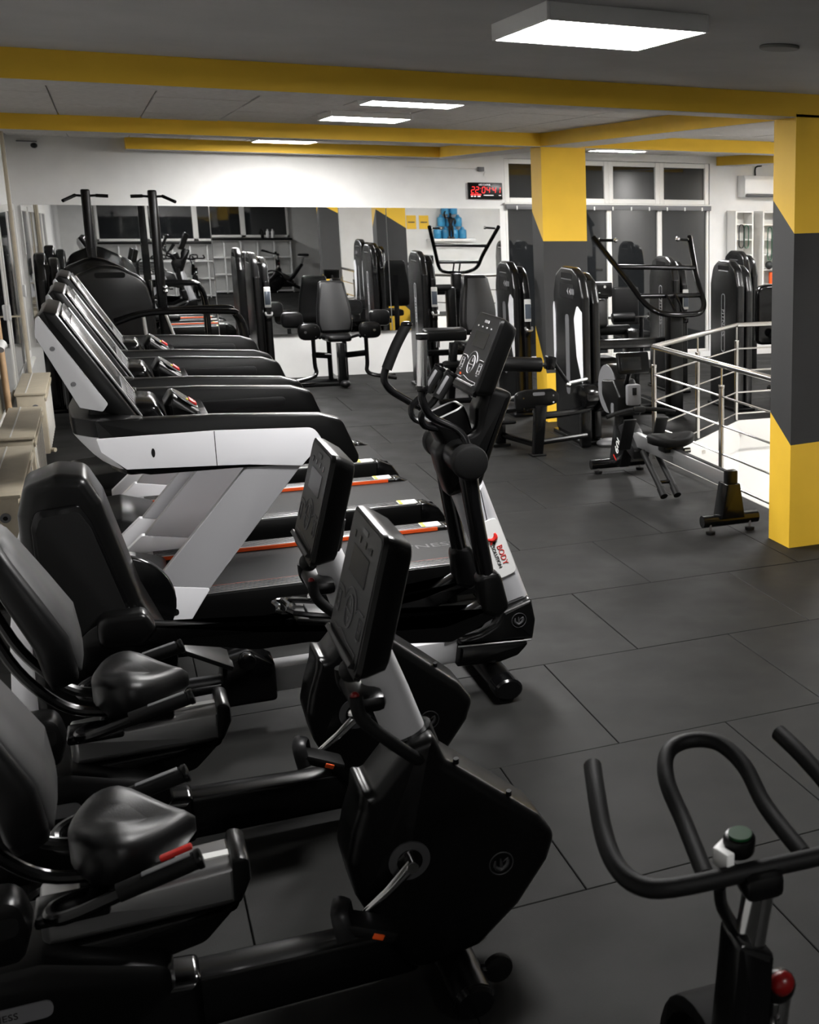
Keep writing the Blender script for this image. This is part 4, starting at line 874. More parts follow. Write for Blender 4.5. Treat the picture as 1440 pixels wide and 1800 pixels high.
for s in (-1, 1):
    p_ = MB().prism(rrect(s*0.345, 0.675, 0.25, 0.19, 0.085, 5), -0.33, -0.24, 'xz', bev=0.02).build('pivot_plate', 'black_plastic', ha)
    for q in ((s*0.28, 0.62), (s*0.28, 0.73), (s*0.39, 0.675)): MB().cyl((q[0], -0.334, q[1]), (q[0], -0.328, q[1]), 0.016 if abs(q[0]) > 0.3 else 0.006, seg=10).build('bolt', 'chrome', p_)
    kp = MB().prism(rrect(s*0.50, 0.80, 0.24, 0.19, 0.07, 5), -0.16, -0.03, 'xz', bev=0.03).build('knee_pad', 'black_leather', ha)
    bar(ha, [(s*0.30, -0.25, 0.66), (s*0.30, -0.25, 0.30), (s*0.29, -0.26, 0.19), (s*0.36, -0.30, 0.14), (s*0.62, -0.32, 0.09)], 0.024, 'black_metal', 'foot_arm', 4)
    bar(ha, [(s*0.52, -0.32, 0.105), (s*0.62, -0.20, 0.11)], 0.02, 'black_rubber', 'foot_peg')
    bar(ha, [(s*0.30, -0.24, 0.40), (s*0.10, -0.05, 0.36)], 0.035, 'black_metal', 'arm_link')
    bar(ha, [(s*0.09, 0.0, 0.05), (s*0.09, 0.0, 0.55)], 0.028, 'black_metal', 'upright')
    bar(ha, [(s*0.14, -0.10, 0.57), (s*0.22, -0.22, 0.61), (s*0.23, -0.30, 0.60)], 0.016, 'black_rubber', 'seat_handle', 3)
MB().prism([(-0.045, 0.03), (0.045, 0.03), (0.045, 0.53), (-0.045, 0.53)], -0.33, -0.22, 'xz', bev=0.01).build('centre_post', 'black_metal', ha)
MB().ball((0.02, -0.33, 0.05), (0.06, 0.07, 0.045)).build('post_foot', 'dark_grey_plastic', ha)
bar(ha, [(-0.75, -0.26, 0.05), (0.0, -0.28, 0.05)], 0.028)
bar(ha, [(0.0, -0.28, 0.05), (0.0, 0.55, 0.05)], 0.03)
bar(ha, [(-0.84, 0.0, 0.045), (0.0, 0.0, 0.045)], 0.03)
# tower B with seated leg curl
lc = thing('leg_curl_machine', 'seated leg curl machine with tall grey backrest left of the pillar', 'weight machine', (2.35, 9.5, 0))
tower_parts(lc, 2.35, 9.5, 9.98, 10.70, 2.02, 2.19, 1.615)
secs = []
for z, w, y, th in ((0.70, 0.17, 0.32, 0.06), (0.73, 0.205, 0.32, 0.10), (0.85, 0.215, 0.34, 0.11), (1.05, 0.195, 0.37, 0.11), (1.24, 0.155, 0.41, 0.10), (1.345, 0.14, 0.44, 0.09), (1.365, 0.11, 0.44, 0.05)):
    secs.append([(0.19+a, y+b-0.3, z) for a, b in rrect(0, 0, 2*w, th, th*0.4, 5)])
b_ = MB().loft(secs).build('backrest', 'black_leather', lc, sharp=60)
secs = []
for z, w, y in ((0.76, 0.165, -0.03), (0.85, 0.18, -0.018), (1.05, 0.162, 0.012), (1.24, 0.128, 0.057), (1.33, 0.115, 0.09)):
    secs.append([(0.215-w, y, z), (0.215+w, y, z), (0.215+w*0.95, y-0.008, z), (0.215, y-0.012, z), (0.215-w*0.95, y-0.008, z)])
MB().loft(secs).build('back_panel', 'grey_leather', b_, sharp=60)
pad(lc, 'thigh_pad', (-0.24, -0.12, 0.73), (0.47, 0.18, 0.13), rot=Matrix.Rotation(0.1, 4, 'X'))
pad(lc, 'seat', (0.10, -0.18, 0.60), (0.42, 0.44, 0.09))
st = MB(); secs = [[(-0.20+a*sc, -0.42+b*sc, z) for a, b in rp([(-0.16, -0.12), (0.20, -0.12), (0.25, 0.16), (-0.12, 0.16)], 0.06, 5)] for z, sc in ((0.40, 0.9), (0.415, 1.0), (0.44, 1.0), (0.455, 0.85))]
st.loft(secs).build('front_cover', 'black_plastic', lc)
MB().prism(rp([(-0.30, 0.03), (-0.22, 0.03), (-0.16, 0.66), (-0.24, 0.66)], 0.01), -0.40, -0.30, 'xz', bev=0.01).build('front_post', 'black_metal', lc)
bar(lc, [(-0.36, -0.35, 0.42), (-0.44, -0.62, 0.10)], 0.04, n='slant_strut')
bar(lc, [(-0.1, -0.42, 0.42), (-0.08, -0.60, 0.06)], 0.035, n='slant_strut')
for k in range(3): MB().cyl((-0.10, -0.62, 0.14+0.1*k), (-0.10, -0.60, 0.14+0.1*k), 0.012, seg=8).build('bolt', 'chrome', lc)
bar(lc, [(-0.45, -0.62, 0.05), (0.25, -0.62, 0.05)], 0.03); bar(lc, [(0.1, -0.62, 0.05), (0.1, 0.5, 0.05)], 0.03)
bar(lc, [(0.19, 0.06, 0.05), (0.19, 0.14, 1.15)], 0.035, n='back_post')
bar(lc, [(-0.30, -0.05, 0.58), (-0.30, -0.05, 0.68)], 0.02, 'chrome', 'adjuster'); MB().ball((0.06, -0.17, 0.72), (0.03, 0.03, 0.03)).build('adjuster_knob', 'chrome', lc)
bar(lc, [(-0.45, 0.1, 0.5), (0.1, 0.1, 0.5)], 0.035)
bar(lc, [(-0.35, 0.1, 0.05), (-0.35, 0.4, 0.5)], 0.03)
# tower C, single tower left of the pillar
tc_ = thing('weight_tower', 'black weight tower with pale side inlays directly left of the second pillar', 'weight machine', (2.56, 8.25, 0))
tower_parts(tc_, 2.56, 8.25, 7.88, 8.52, 2.46, 2.65, 1.585, white=True, text=False)
# tower D with leg extension
le = thing('leg_machine', 'leg training machine with roller pad in front of the second pillar', 'weight machine', (2.2, 6.3, 0))
tower_parts(le, 2.2, 6.3, 6.15, 6.95, 2.575, 2.76, 1.61, white=True, text=False, disp=False)
MB().cyl((-0.42, -0.18, 0.80), (-0.03, -0.20, 0.775), 0.065, seg=24, bev=0.012).build('roller_pad', 'black_leather', le)
bar(le, [(-0.03, -0.20, 0.775), (0.02, -0.2, 0.77)], 0.018, 'chrome', 'roller_pin')
MB().prism(rp([(0.0, 0.73), (0.08, 0.73), (0.10, 0.84), (0.02, 0.86)], 0.02), -0.25, -0.15, 'xz', bev=0.008).build('roller_bracket', 'black_metal', le)
bar(le, [(0.07, -0.2, 0.81), (0.20, -0.24, 0.60)], 0.018, 'black_metal', 'lever_arm'); MB().ball((0.20, -0.26, 0.59), (0.025, 0.025, 0.025)).build('lever_cap', 'chrome', le)
bar(le, [(0.20, -0.24, 0.60), (0.40, -0.18, 0.62)], 0.016, 'alu', 'lever_axle')
MB().cyl((0.30, -0.26, 0.47), (0.44, -0.22, 0.47), 0.115, seg=28, bev=0.015).build('cam_disc', 'black_gloss', le)
MB().cyl((0.44, -0.22, 0.45), (0.56, -0.18, 0.45), 0.13, seg=28, bev=0.015).build('cam_disc', 'black_plastic', le)
pl_ = MB().prism(rp([(-0.34, 0.40), (-0.34, 0.56, .05), (-0.24, 0.585, .04), (0.0, 0.585, .04), (0.06, 0.54, .05), (0.05, 0.46, .04), (-0.02, 0.44, .03), (-0.20, 0.42, .03)], 0.03), -0.42, -0.36, 'xz', bev=0.015).build('pivot_plate', 'black_plastic', le)
MB().prism(rrect(-0.13, 0.55, 0.11, 0.03, 0.015), -0.422, -0.42, 'xz').build('plate_badge', 'mid_grey_plastic', pl_)
for q in ((-0.27, 0.52), (-0.0, 0.53), (-0.27, 0.43), (0.0, 0.47)): MB().cyl((q[0], -0.426, q[1]), (q[0], -0.419, q[1]), 0.008, seg=8).build('bolt', 'chrome', pl_)
MB().ball((-0.38, -0.30, 0.43), (0.12, 0.12, 0.05)).build('knee_cover', 'dark_grey_plastic', le)
MB().prism(rp([(-0.20, 0.01), (-0.11, 0.01), (-0.06, 0.45), (-0.17, 0.45)], 0.01), -0.44, -0.37, 'xz', bev=0.01).build('front_leg', 'black_metal', le)
MB().box((-0.155, -0.405, 0.008), (0.13, 0.12, 0.016), 0.004).build('foot_pad', 'black_rubber', le)
MB().box((-0.42, 0.0, 0.26), (0.34, 0.26, 0.035), 0.015).build('footplate', 'black_rubber', le)
MB().box((-0.32, 0.18, 0.13), (0.09, 0.09, 0.25), 0.01).build('rear_leg', 'black_metal', le)
MB().box((-0.32, 0.18, 0.012), (0.16, 0.14, 0.024), 0.005).build('foot_pad', 'black_rubber', le)
bar(le, [(-0.30, 0.14, 0.10), (-0.15, -0.38, 0.09)], 0.028); bar(le, [(-0.10, -0.38, 0.11), (0.35, -0.28, 0.12)], 0.026)
bar(le, [(-0.15, -0.36, 0.34), (0.20, -0.30, 0.345), (0.42, -0.25, 0.38), (0.50, -0.22, 0.45)], 0.032, n='swing_frame', sm=4)
MB().box((0.36, -0.22, 0.17), (0.09, 0.09, 0.33), 0.01).build('right_leg', 'black_metal', le)
MB().ball((0.60, -0.22, 0.02), (0.13, 0.10, 0.045)).build('floor_cover', 'mid_grey_plastic', le)
bar(le, [(-0.40, -0.2, 0.30), (-0.38, -0.2, 0.46), (-0.28, -0.2, 0.50)], 0.014, 'alu', 'side_handle', 3)
# chest press with tall U-shaped frame and tower E
cp_ = thing('chest_press', 'press machine with a tall glossy black U-shaped tube frame behind the railing', 'weight machine', (3.98, 7.3, 0))
U = [(3.42, 8.10, 1.825), (3.60, 7.65, 1.42), (3.70, 7.40, 1.19), (3.80, 7.24, 1.095), (3.95, 7.2, 1.072), (4.10, 7.2, 1.07), (4.25, 7.22, 1.085), (4.36, 7.36, 1.17), (4.40, 7.6, 1.38), (4.535, 8.10, 1.83)]
def CB(m, n, mt='black_gloss', p=None): return m.build(n, mt, p or cp_, off=(3.98, 7.3, 0))
CB(MB().tube(U, 0.030, 14, smooth=5), 'press_frame')
CB(MB().tube([(3.55, 7.78, 1.535), (4.425, 7.72, 1.515)], 0.026, 12), 'cross_tube'); CB(MB().tube([(3.68, 7.45, 1.25), (4.375, 7.45, 1.245)], 0.026, 12), 'cross_tube')
for a, b in (((3.46, 8.06, 1.80), (3.62, 7.98, 1.80)), ((4.50, 8.06, 1.80), (4.34, 7.98, 1.81))):
    g = CB(MB().tube([a, b], 0.016, 10), 'grip', 'black_rubber'); CB(MB().ball(b, (0.026, 0.026, 0.026), 12, 8), 'grip_end', 'chrome', g); CB(MB().ball(a, (0.02, 0.02, 0.02), 10, 8), 'grip_joint', 'chrome', g)
for x in (3.96, 4.06): CB(MB().tube([(x, 7.42, 1.26), (x+0.02, 7.22, 1.08)], 0.014, 8), 'yoke')
CB(MB().box((4.0, 7.32, 0.53), (0.15, 0.16, 1.06), 0.02), 'pivot_post', 'black_plastic')
CB(MB().box((3.55, 7.45, 0.77), (0.95, 0.10, 0.10), 0.012), 'cross_beam', 'black_gloss')
CB(MB().box((3.35, 7.9, 1.05), (0.26, 0.10, 0.30), 0.04, 3, rot=Matrix.Rotation(-0.15, 4, 'X')), 'chest_pad', 'grey_leather')
CB(MB().box((3.35, 7.85, 0.55), (0.34, 0.36, 0.09), 0.03, 3), 'seat', 'black_leather')
CB(MB().box((3.35, 7.9, 0.28), (0.10, 0.12, 0.50), 0.01), 'seat_post', 'black_metal')
CB(MB().box((3.36, 7.85, 1.30), (0.30, 0.12, 0.16), 0.02), 'adjuster_block', 'black_plastic')
for q in ((3.30, 1.36), (3.42, 1.33), (3.36, 1.26)): CB(MB().cyl((q[0], 7.785, q[1]), (q[0], 7.795, q[1]), 0.014, seg=10), 'bolt', 'chrome')
CB(MB().tube([(3.12, 7.75, 1.24), (3.42, 7.70, 1.235)], 0.024, 10), 'arm_roller', 'black_rubber')
CB(MB().tube([(3.20, 7.75, 1.25), (3.20, 7.62, 0.98), (3.34, 7.55, 0.74)], 0.018, 10, smooth=4), 'lever', 'black_gloss')
CB(MB().cyl((3.30, 7.95, 0.86), (3.75, 7.95, 0.86), 0.055, seg=18, bev=0.01), 'roller', 'black_rubber')
CB(MB().box((3.75, 7.9, 0.45), (0.14, 0.2, 0.85), 0.04), 'weight_cover', 'black_plastic')
CB(MB().box((3.6, 7.6, 0.05), (1.1, 0.1, 0.09), 0.015), 'base_tube', 'black_metal'); CB(MB().box((4.0, 7.75, 0.05), (0.1, 1.0, 0.09), 0.015), 'base_tube', 'black_metal')
te = thing('weight_tower', 'black weight tower with vertical FITNESS lettering right behind the railing corner', 'weight machine', (4.78, 7.6, 0))
tower_parts(te, 4.78, 7.6, 7.25, 7.92, 4.70, 4.90, 1.60, disp=False)
t2 = thing('weight_tower', 'black weight tower with FITNESS lettering standing behind the U-shaped press frame', 'weight machine', (4.72, 9.1, 0))
tower_parts(t2, 4.72, 9.1, 8.70, 9.42, 4.60, 4.80, 1.58, disp=True)
t3 = thing('weight_tower', 'short black weight tower partly hidden behind the tower at the railing', 'weight machine', (6.1, 10.0, 0))
tower_parts(t3, 6.1, 10.0, 9.65, 10.3, 6.02, 6.22, 1.60, text=False, disp=False)
# machine seen right of tower E
sp = thing('shoulder_press', 'black machine with broad upholstered back plate between tower and near pillar', 'weight machine', (5.62, 8.0, 0))
MB().prism(rp([(-0.30, 0.62), (0.62, 0.62), (0.62, 1.30, .12), (-0.30, 1.30, .12)], 0.08), -0.05, 0.06, 'xz', bev=0.03, seg=3).build('back_plate', 'black_gloss', sp)
pad(sp, 'seat', (0.15, -0.3, 0.52), (0.5, 0.45, 0.1)); bar(sp, [(0.1, 0.05, 0.03), (0.1, 0.05, 0.9)], 0.04, n='post')
bar(sp, [(-0.15, -0.1, 0.75), (0.0, -0.3, 0.66), (0.3, -0.5, 0.60)], 0.05, 'black_leather', 'arm_pad', 3)
bar(sp, [(-0.3, -0.4, 0.05), (0.6, -0.4, 0.05)], 0.035); bar(sp, [(0.1, -0.5, 0.05), (0.1, 0.4, 0.05)], 0.035)
pad(sp, 'roller', (0.15, -0.55, 0.3), (0.5, 0.12, 0.12), 'black_rubber', 0.05)
bar(sp, [(0.55, 0.2, 0.05), (0.55, 0.2, 1.5), (0.50, 0.1, 1.9)], 0.03, n='rack_post')
bar(sp, [(0.42, 0.15, 2.02), (0.58, 0.1, 1.80)], 0.03, n='rack_hook')
# low bench machine near the windows
lb = thing('ab_machine', 'low black machine with roller pads in front of the window wall', 'weight machine', (4.9, 10.7, 0))
pad(lb, 'seat', (0, 0, 0.5), (0.4, 0.4, 0.09)); pad(lb, 'backrest', (0, 0.25, 0.85), (0.36, 0.1, 0.5)); bar(lb, [(0, 0.1, 0.02), (0, 0.1, 0.5)], 0.04, n='post'); bar(lb, [(0, 0.3, 0.3), (0, 0.3, 1.0)], 0.03, n='post')
bar(lb, [(-0.4, -0.3, 0.05), (0.4, -0.3, 0.05)], 0.03); bar(lb, [(0, -0.3, 0.05), (0, 0.4, 0.05)], 0.03)
for s in (-1, 1): MB().cyl((s*0.1, -0.3, 0.75), (s*0.4, -0.3, 0.75), 0.06, seg=18, bev=0.01).build('roller_pad', 'black_leather', lb)
bar(lb, [(-0.45, -0.3, 0.75), (0.45, -0.3, 0.75)], 0.016, 'chrome', 'roller_bar'); bar(lb, [(0, -0.3, 0.05), (0, -0.3, 0.75)], 0.03, n='post')
# assisted chin-up and dip machine in the left corner
cm = thing('chin_dip_machine', 'assisted chin-up machine with two tall masts and arched shield in the left corner', 'weight machine', (-1.0, 9.6, 0))
def arch2(x0, x1, top): return rp([(x0, 0.05), (x0, top-0.32), (x0+0.10, top-0.10, .2), (x0+0.34, top, .25), (x1-0.30, top-0.01, .25), (x1-0.05, top-0.14, .2), (x1, top-0.40), (x1, 0.05)], 0.05, 6)
sh = MB().prism(arch2(-0.58, 0.22, 1.53), -0.16, -0.02, 'xz', bev=0.035, seg=3).build('front_shield', 'shell_black', cm)
MB().prism(rrect(-0.15, 1.432, 0.27, 0.055, 0.025), -0.162, -0.15, 'xz').build('grip_slot', 'black_rubber', sh)
MB().prism(arch2(-0.66, 0.10, 1.60), 0.02, 0.16, 'xz', bev=0.035, seg=3).build('back_shield', 'black_gloss', cm)
MB().box((0.21, -0.1, 1.2), (0.04, 0.1, 0.35), 0.015).build('shield_edge', 'black_gloss', cm)
for x in (-0.29, 0.31):
    m_ = MB().prism(rp([(x-0.05, 0.03), (x+0.05, 0.03), (x+0.042, 2.26, .02), (x-0.042, 2.26, .02)], 0.01), 0.17, 0.29, 'xz', bev=0.012).build('mast', 'black_metal', cm)
    for s in (-1, 1):
        g = MB().tube([(x+s*0.03, 0.2, 2.195), (x+s*0.11, 0.17, 2.20)], 0.012, 8).build('pull_bar', 'black_metal', cm)
        e = s*(1 if x < 0 else 1); outer = (x < 0) == (s < 0)
        MB().tube([(x+s*0.09, 0.17, 2.20), (x+s*0.20, 0.05 if outer else 0.16, 2.145 if outer else 2.195)], 0.017, 10).build('grip', 'black_rubber', g)
for k, y in enumerate((-0.62, -0.15)):
    bar(cm, [(-0.15, y, 1.0-0.02*k), (0.17, y, 1.09-0.03*k), (0.86, y, 1.085), (0.95, y, 1.04), (1.0, y, 0.92), (1.02, y, 0.70), (1.02, y, 0.05)], 0.03, 'black_gloss', 'dip_bar', 4)
bar(cm, [(1.02, -0.62, 0.05), (1.02, -0.15, 0.05)], 0.03); bar(cm, [(-0.3, -0.15, 0.05), (1.02, -0.15, 0.05)], 0.035)
bar(cm, [(0.10, -0.62, 1.05), (0.12, -0.62, 0.75)], 0.018, 'alu', 'support_rod'); bar(cm, [(0.3, -0.3, 1.08), (0.40, -0.3, 0.72)], 0.014, 'alu', 'lever')
pad(cm, 'knee_pad', (0.45, -0.4, 0.62), (0.45, 0.5, 0.08)); bar(cm, [(0.2, -0.15, 0.3), (0.45, -0.4, 0.58)], 0.03, n='knee_arm')
for z in (1.30, 1.26): MB().ball((0.345, 0.15, z-0.02), (0.028, 0.03, 0.024)).build('pulley_cap', 'chrome', cm)
t4 = thing('weight_tower', 'black weight tower squeezed into the far left corner by the windows', 'weight machine', (-1.7, 10.3, 0))
tower_parts(t4, -1.7, 10.3, 10.0, 10.6, -1.82, -1.60, 1.62, text=False, disp=False)
# ------------------------------------------------------------------ left wall: windows, radiators, pipes, pole
for n, (y0, y1) in enumerate(((9.0, 11.70), (6.1, 8.75), (2.6, 5.85))):
    w = MB(); fr = 0.07; x0, x1, z0, z1 = XL, XL+0.022, 0.42, 2.10
    for a, b, c, e in ((y0, y0+fr, z0, z1), (y1-fr, y1, z0, z1), (y0+fr, y1-fr, z0, z0+fr), (y0+fr, y1-fr, z1-fr, z1), ((y0+y1)/2-0.03, (y0+y1)/2+0.03, z0+fr, z1-fr)):
        w.box(((x0+x1)/2, (a+b)/2, (c+e)/2), (x1-x0, b-a, e-c), 0.006, 1)
    o = struct(w.build('window_%d' % (9+n), 'white_frame'))
    for a, b in ((y0+fr, (y0+y1)/2-0.04), ((y0+y1)/2+0.04, y1-fr)):
        MB().box((XL+0.008, (a+b)/2, (z0+z1)/2), (0.012, b-a+0.01, z1-z0-2*fr+0.01)).build('pane', 'night_glass', o)
    MB().box((XL+0.03, (y0+y1)/2, z0-0.02), (0.06, y1-y0, 0.03), 0.006).build('sill', 'white_frame', o)
    MB().box((XL+0.03, y1-0.05, 1.15), (0.03, 0.04, 0.14), 0.01).build('latch', 'white_plastic', o)
def radiator(y0, y1, label):
    t = thing('radiator', label, 'radiator', (-1.83, (y0+y1)/2, 0), 0, 'cream radiators under the left windows')
    L = y1-y0
    MB().box((0, 0, 0.36), (0.20, L, 0.50), 0.01).build('casing', 'cream', t)
    tp = MB().box((0, 0, 0.612), (0.225, L+0.02, 0.022), 0.006).build('top_plate', 'cream', t)
    MB().box((-0.03, 0, 0.6245), (0.008, L, 0.004)).build('top_seam', 'white_frame', tp)
    MB().box((0.108, 0, 0.565), (0.012, L, 0.03), 0.003).build('front_lip', 'cream', t)
    for k in range(int(L/0.14)): MB().box((0.102, -L/2+0.08+0.14*k, 0.33), (0.008, 0.012, 0.40), 0.002).build('fin', 'white_frame', t)
    e = MB().cyl((0.03, -L/2-0.002, 0.50), (0.03, -L/2-0.014, 0.50), 0.026, seg=18).build('vent_knob', 'mid_grey_plastic', t)
    MB().cyl((0.03, -L/2-0.012, 0.50), (0.03, -L/2-0.018, 0.50), 0.012, seg=12).build('knob_centre', 'black_plastic', e)
    MB().tube([(-0.12, L/2+0.22, 0.48), (-0.06, L/2+0.18, 0.54), (0.05, L/2+0.05, 0.545), (0.06, L/2-0.01, 0.545)], 0.016, 10, smooth=4).build('inlet_pipe', 'cream', t)
    MB().cyl((0.05, L/2+0.03, 0.545), (0.06, L/2-0.02, 0.545), 0.026, seg=14, bev=0.004).build('valve', 'cream', t)
    MB().tube([(0.11, -L/2+0.02, 0.14), (0.135, -L/2+0.0, 0.14)], 0.018, 10).build('drain_cap', 'cream', t)
    for y in (-L/2+0.1, L/2-0.1): MB().box((0, y, 0.055), (0.05, 0.04, 0.11)).build('leg', 'cream', t)
radiator(3.10, 4.62, 'cream radiator nearest the camera at the left wall, with a round vent knob')
radiator(4.97, 6.33, 'cream radiator in the middle of the three along the left wall')
radiator(7.10, 8.42, 'cream radiator farthest from the camera along the left wall')
for i, (y, x) in enumerate(((8.85, -1.90), (7.062, -1.99))):
    p = MB().cyl((x, y, 0.0), (x, y, ZC), 0.016, seg=12); p.tube([(XL, y, 1.1), (x, y, 1.1)], 0.008, 6)
    tag(p.build('heating_pipe', 'cream'), ('thin cream heating pipe rising beside the farthest radiator', 'thin cream heating pipe rising between the middle and the farthest radiator')[i], 'pipe', 'heating pipes on the left wall')
pl = thing('wooden_pole', 'pale wooden pole leaning on the left wall behind the middle radiator', 'pole', (-1.95, 6.42, 0))
MB().tube([(0.0, 0.18, 0.0), (-0.04, 0.57, 1.55)], 0.024, 14).build('shaft', 'wood', pl)
MB().tube([(-0.03, 0.34, 1.02), (-0.012, 0.40, 1.06), (0.01, 0.44, 1.03)], [0.034, 0.034, 0.012], 12, smooth=3).build('cloth_tie', 'sticker_white', pl)
# ------------------------------------------------------------------ back wall equipment
ck = thing('led_clock', 'black digital wall clock with red digits reading 22:04:41', 'clock', (3.305, YB-0.02, 2.315))
MB().box((0, 0, 0), (0.45, 0.04, 0.21), 0.006).build('case', 'black_plastic', ck)
text_obj('lettering', 'LED CLOCK', 0.028, 'led_white', ck, Matrix.Translation((-0.01, -0.0212, 0.078)) @ Matrix.Rotation(PI/2, 4, 'X'))
SEG = {'0': 'abcdef', '1': 'bc', '2': 'abged', '4': 'fgbc'}
def seg_digit(ch, x, z, h=0.075, w=0.038):
    m = MB(); t = 0.0075; sk = 0.12
    def s(x0, z0, x1, z1):
        a = (x+x0+sk*z0, -0.0215, z+z0); b = (x+x1+sk*z1, -0.0215, z+z1); m.tube([a, b], t/2, 6)
    g = t*0.55
    for c in SEG[ch]:
        {'a': lambda: s(-w/2+g, h/2, w/2-g, h/2), 'd': lambda: s(-w/2+g, -h/2, w/2-g, -h/2), 'g': lambda: s(-w/2+g, 0, w/2-g, 0),
         'b': lambda: s(w/2, g, w/2, h/2-g), 'c': lambda: s(w/2, -h/2+g, w/2, -g), 'f': lambda: s(-w/2, g, -w/2, h/2-g), 'e': lambda: s(-w/2, -h/2+g, -w/2, -g)}[c]()
    m.build('digit', 'led_red', ck)
for ch, x in zip('220441', (-0.165, -0.11, -0.025, 0.035, 0.115, 0.175)): seg_digit(ch, x, 0.012)
for x in (-0.066, 0.077): MB().box((x, -0.0215, 0.03), (0.006, 0.004, 0.006)).build('colon', 'led_red', ck)
for x, w in ((-0.18, 0.03), (-0.14, 0.03), (-0.088, 0.055)): MB().box((x, -0.0208, -0.048), (w, 0.002, 0.018)).build('small_digits', 'led_red', ck); 
for x, w in ((-0.18, 0.025), (-0.14, 0.025), (-0.088, 0.04), (0.04, 0.13), (0.19, 0.03)): MB().box((x, -0.0208, -0.07 if x < 0 else -0.055), (w, 0.002, 0.012 if x < 0 else 0.008)).build('caption', 'led_white', ck)
MB().tube([(-0.02, 0.0, 0.105), (0.03, 0.01, 0.16), (0.0, 0.01, 0.20), (0.02, 0.0, 0.25)], 0.003, 6, smooth=4).build('power_cord', 'sticker_white', ck)
jb = MB().box((3.26, YB-0.02, 2.59), (0.08, 0.05, 0.055), 0.006); tag(jb.build('junction_box', 'mid_grey_plastic'), 'small grey junction box on the wall above the digital clock', 'junction box')
cbm = MB().tube([(2.30, YB-0.008, 2.60), (3.22, YB-0.008, 2.595)], 0.005, 8); tag(cbm.build('cable_duct', 'white_frame'), 'thin cable line running left from the junction box', 'cable')
cc = thing('security_camera', 'small black security camera under the ceiling in the left corner', 'security camera', (-1.76, YB-0.06, 2.74))
MB().box((-0.06, 0.03, 0.035), (0.20, 0.05, 0.012), 0.003).build('bracket', 'mid_grey_plastic', cc); MB().ball((0.01, -0.02, -0.01), (0.035, 0.045, 0.03)).build('housing', 'black_plastic', cc)
ac = thing('air_conditioner', 'white split air conditioner high on the back wall near the pillar', 'air conditioner', (7.42, YB-0.12, 2.28))
MB().prism(rp([(-0.12, 0.06), (-0.125, 0.25, .03), (-0.08, 0.305, .03), (0.115, 0.305), (0.115, 0.0), (-0.05, 0.0, .03)], 0.01), -0.42, 0.42, 'yz', bev=0.01).build('body', 'white_plastic', ac)
MB().box((0, -0.095, 0.03), (0.78, 0.05, 0.035), 0.008, rot=Matrix.Rotation(-0.6, 4, 'X')).build('louver', 'mid_grey_plastic', ac)
MB().tube([(-0.15, 0.08, 0.30), (-0.15, 0.08, 0.42), (-0.05, 0.08, 0.45)], 0.012, 8, smooth=3).build('pipe', 'black_rubber', ac)
# racks and bands built in place of a shelf reflected in a mirror
def band_rack(x0, x1, z0, z1, label):
    t = thing('reflected_rack', label, 'shelf', ((x0+x1)/2, YB-0.15, z0), 0, 'white racks in place of a mirror reflection')
    w = x1-x0; h = z1-z0
    for s in (-1, 1): MB().box((s*(w/2-0.012), 0, h/2), (0.024, 0.28, h), 0.003, 1).build('side_panel', 'white_frame', t)
    MB().box((0, 0.135, h/2), (w, 0.01, h)).build('back_panel', 'white_frame', t)
    MB().box((0, 0, h-0.012), (w-0.05, 0.28, 0.024), 0.003, 1).build('top_panel', 'white_frame', t)
    for k in range(5): MB().box((0, 0, 0.02+k*0.215), (w-0.05, 0.27, 0.018), 0.003, 1).build('shelf_board', 'white_frame', t)
band_rack(6.83, 7.12, 1.02, 2.09, 'narrow white rack in place of a mirror reflection next to the windows, hung with dark bands')
band_rack(7.27, 7.60, 1.02, 2.09, 'narrow white rack in place of a mirror reflection next to the near pillar, hung with a green band')
def band(x, z0, z1, m, label, r=0.035):
    b = MB().tube([(x-r, YB-0.31, z0+r), (x-r*1.1, YB-0.31, (z0+z1)/2), (x-r, YB-0.31, z1-r), (x, YB-0.31, z1), (x+r, YB-0.31, z1-r), (x+r*1.1, YB-0.31, (z0+z1)/2), (x+r, YB-0.31, z0+r), (x, YB-0.31, z0)], 0.012, 8, smooth=4, closed=True, flat=(1, 0.5))
    tag(b.build('exercise_band', m), label, 'exercise band', 'exercise bands on the racks')
band(6.915, 1.57, 1.90, 'band_black', 'black exercise band hanging on the rack next to the windows'); band(6.995, 1.57, 1.89, 'band_green', 'dark green exercise band hanging beside the black one', 0.03)
band(7.375, 1.40, 1.86, 'band_green', 'long green exercise band hanging on the rack near the pillar', 0.03); band(7.455, 1.42, 1.85, 'band_black', 'long black exercise band hanging on the rack near the pillar', 0.025)
bo = MB().cyl((7.47, YB-0.2, 1.05), (7.47, YB-0.2, 1.22), 0.042, seg=20, bev=0.01); tag(bo.build('bottle', 'orange'), 'orange bottle standing on the lowest board of the rack', 'bottle')
ball_ = MB().ball((7.375, YB-0.30, 1.325), (0.06, 0.05, 0.06)); tag(ball_.build('exercise_ball', 'band_black'), 'black ball at the lower end of the long green band', 'ball')
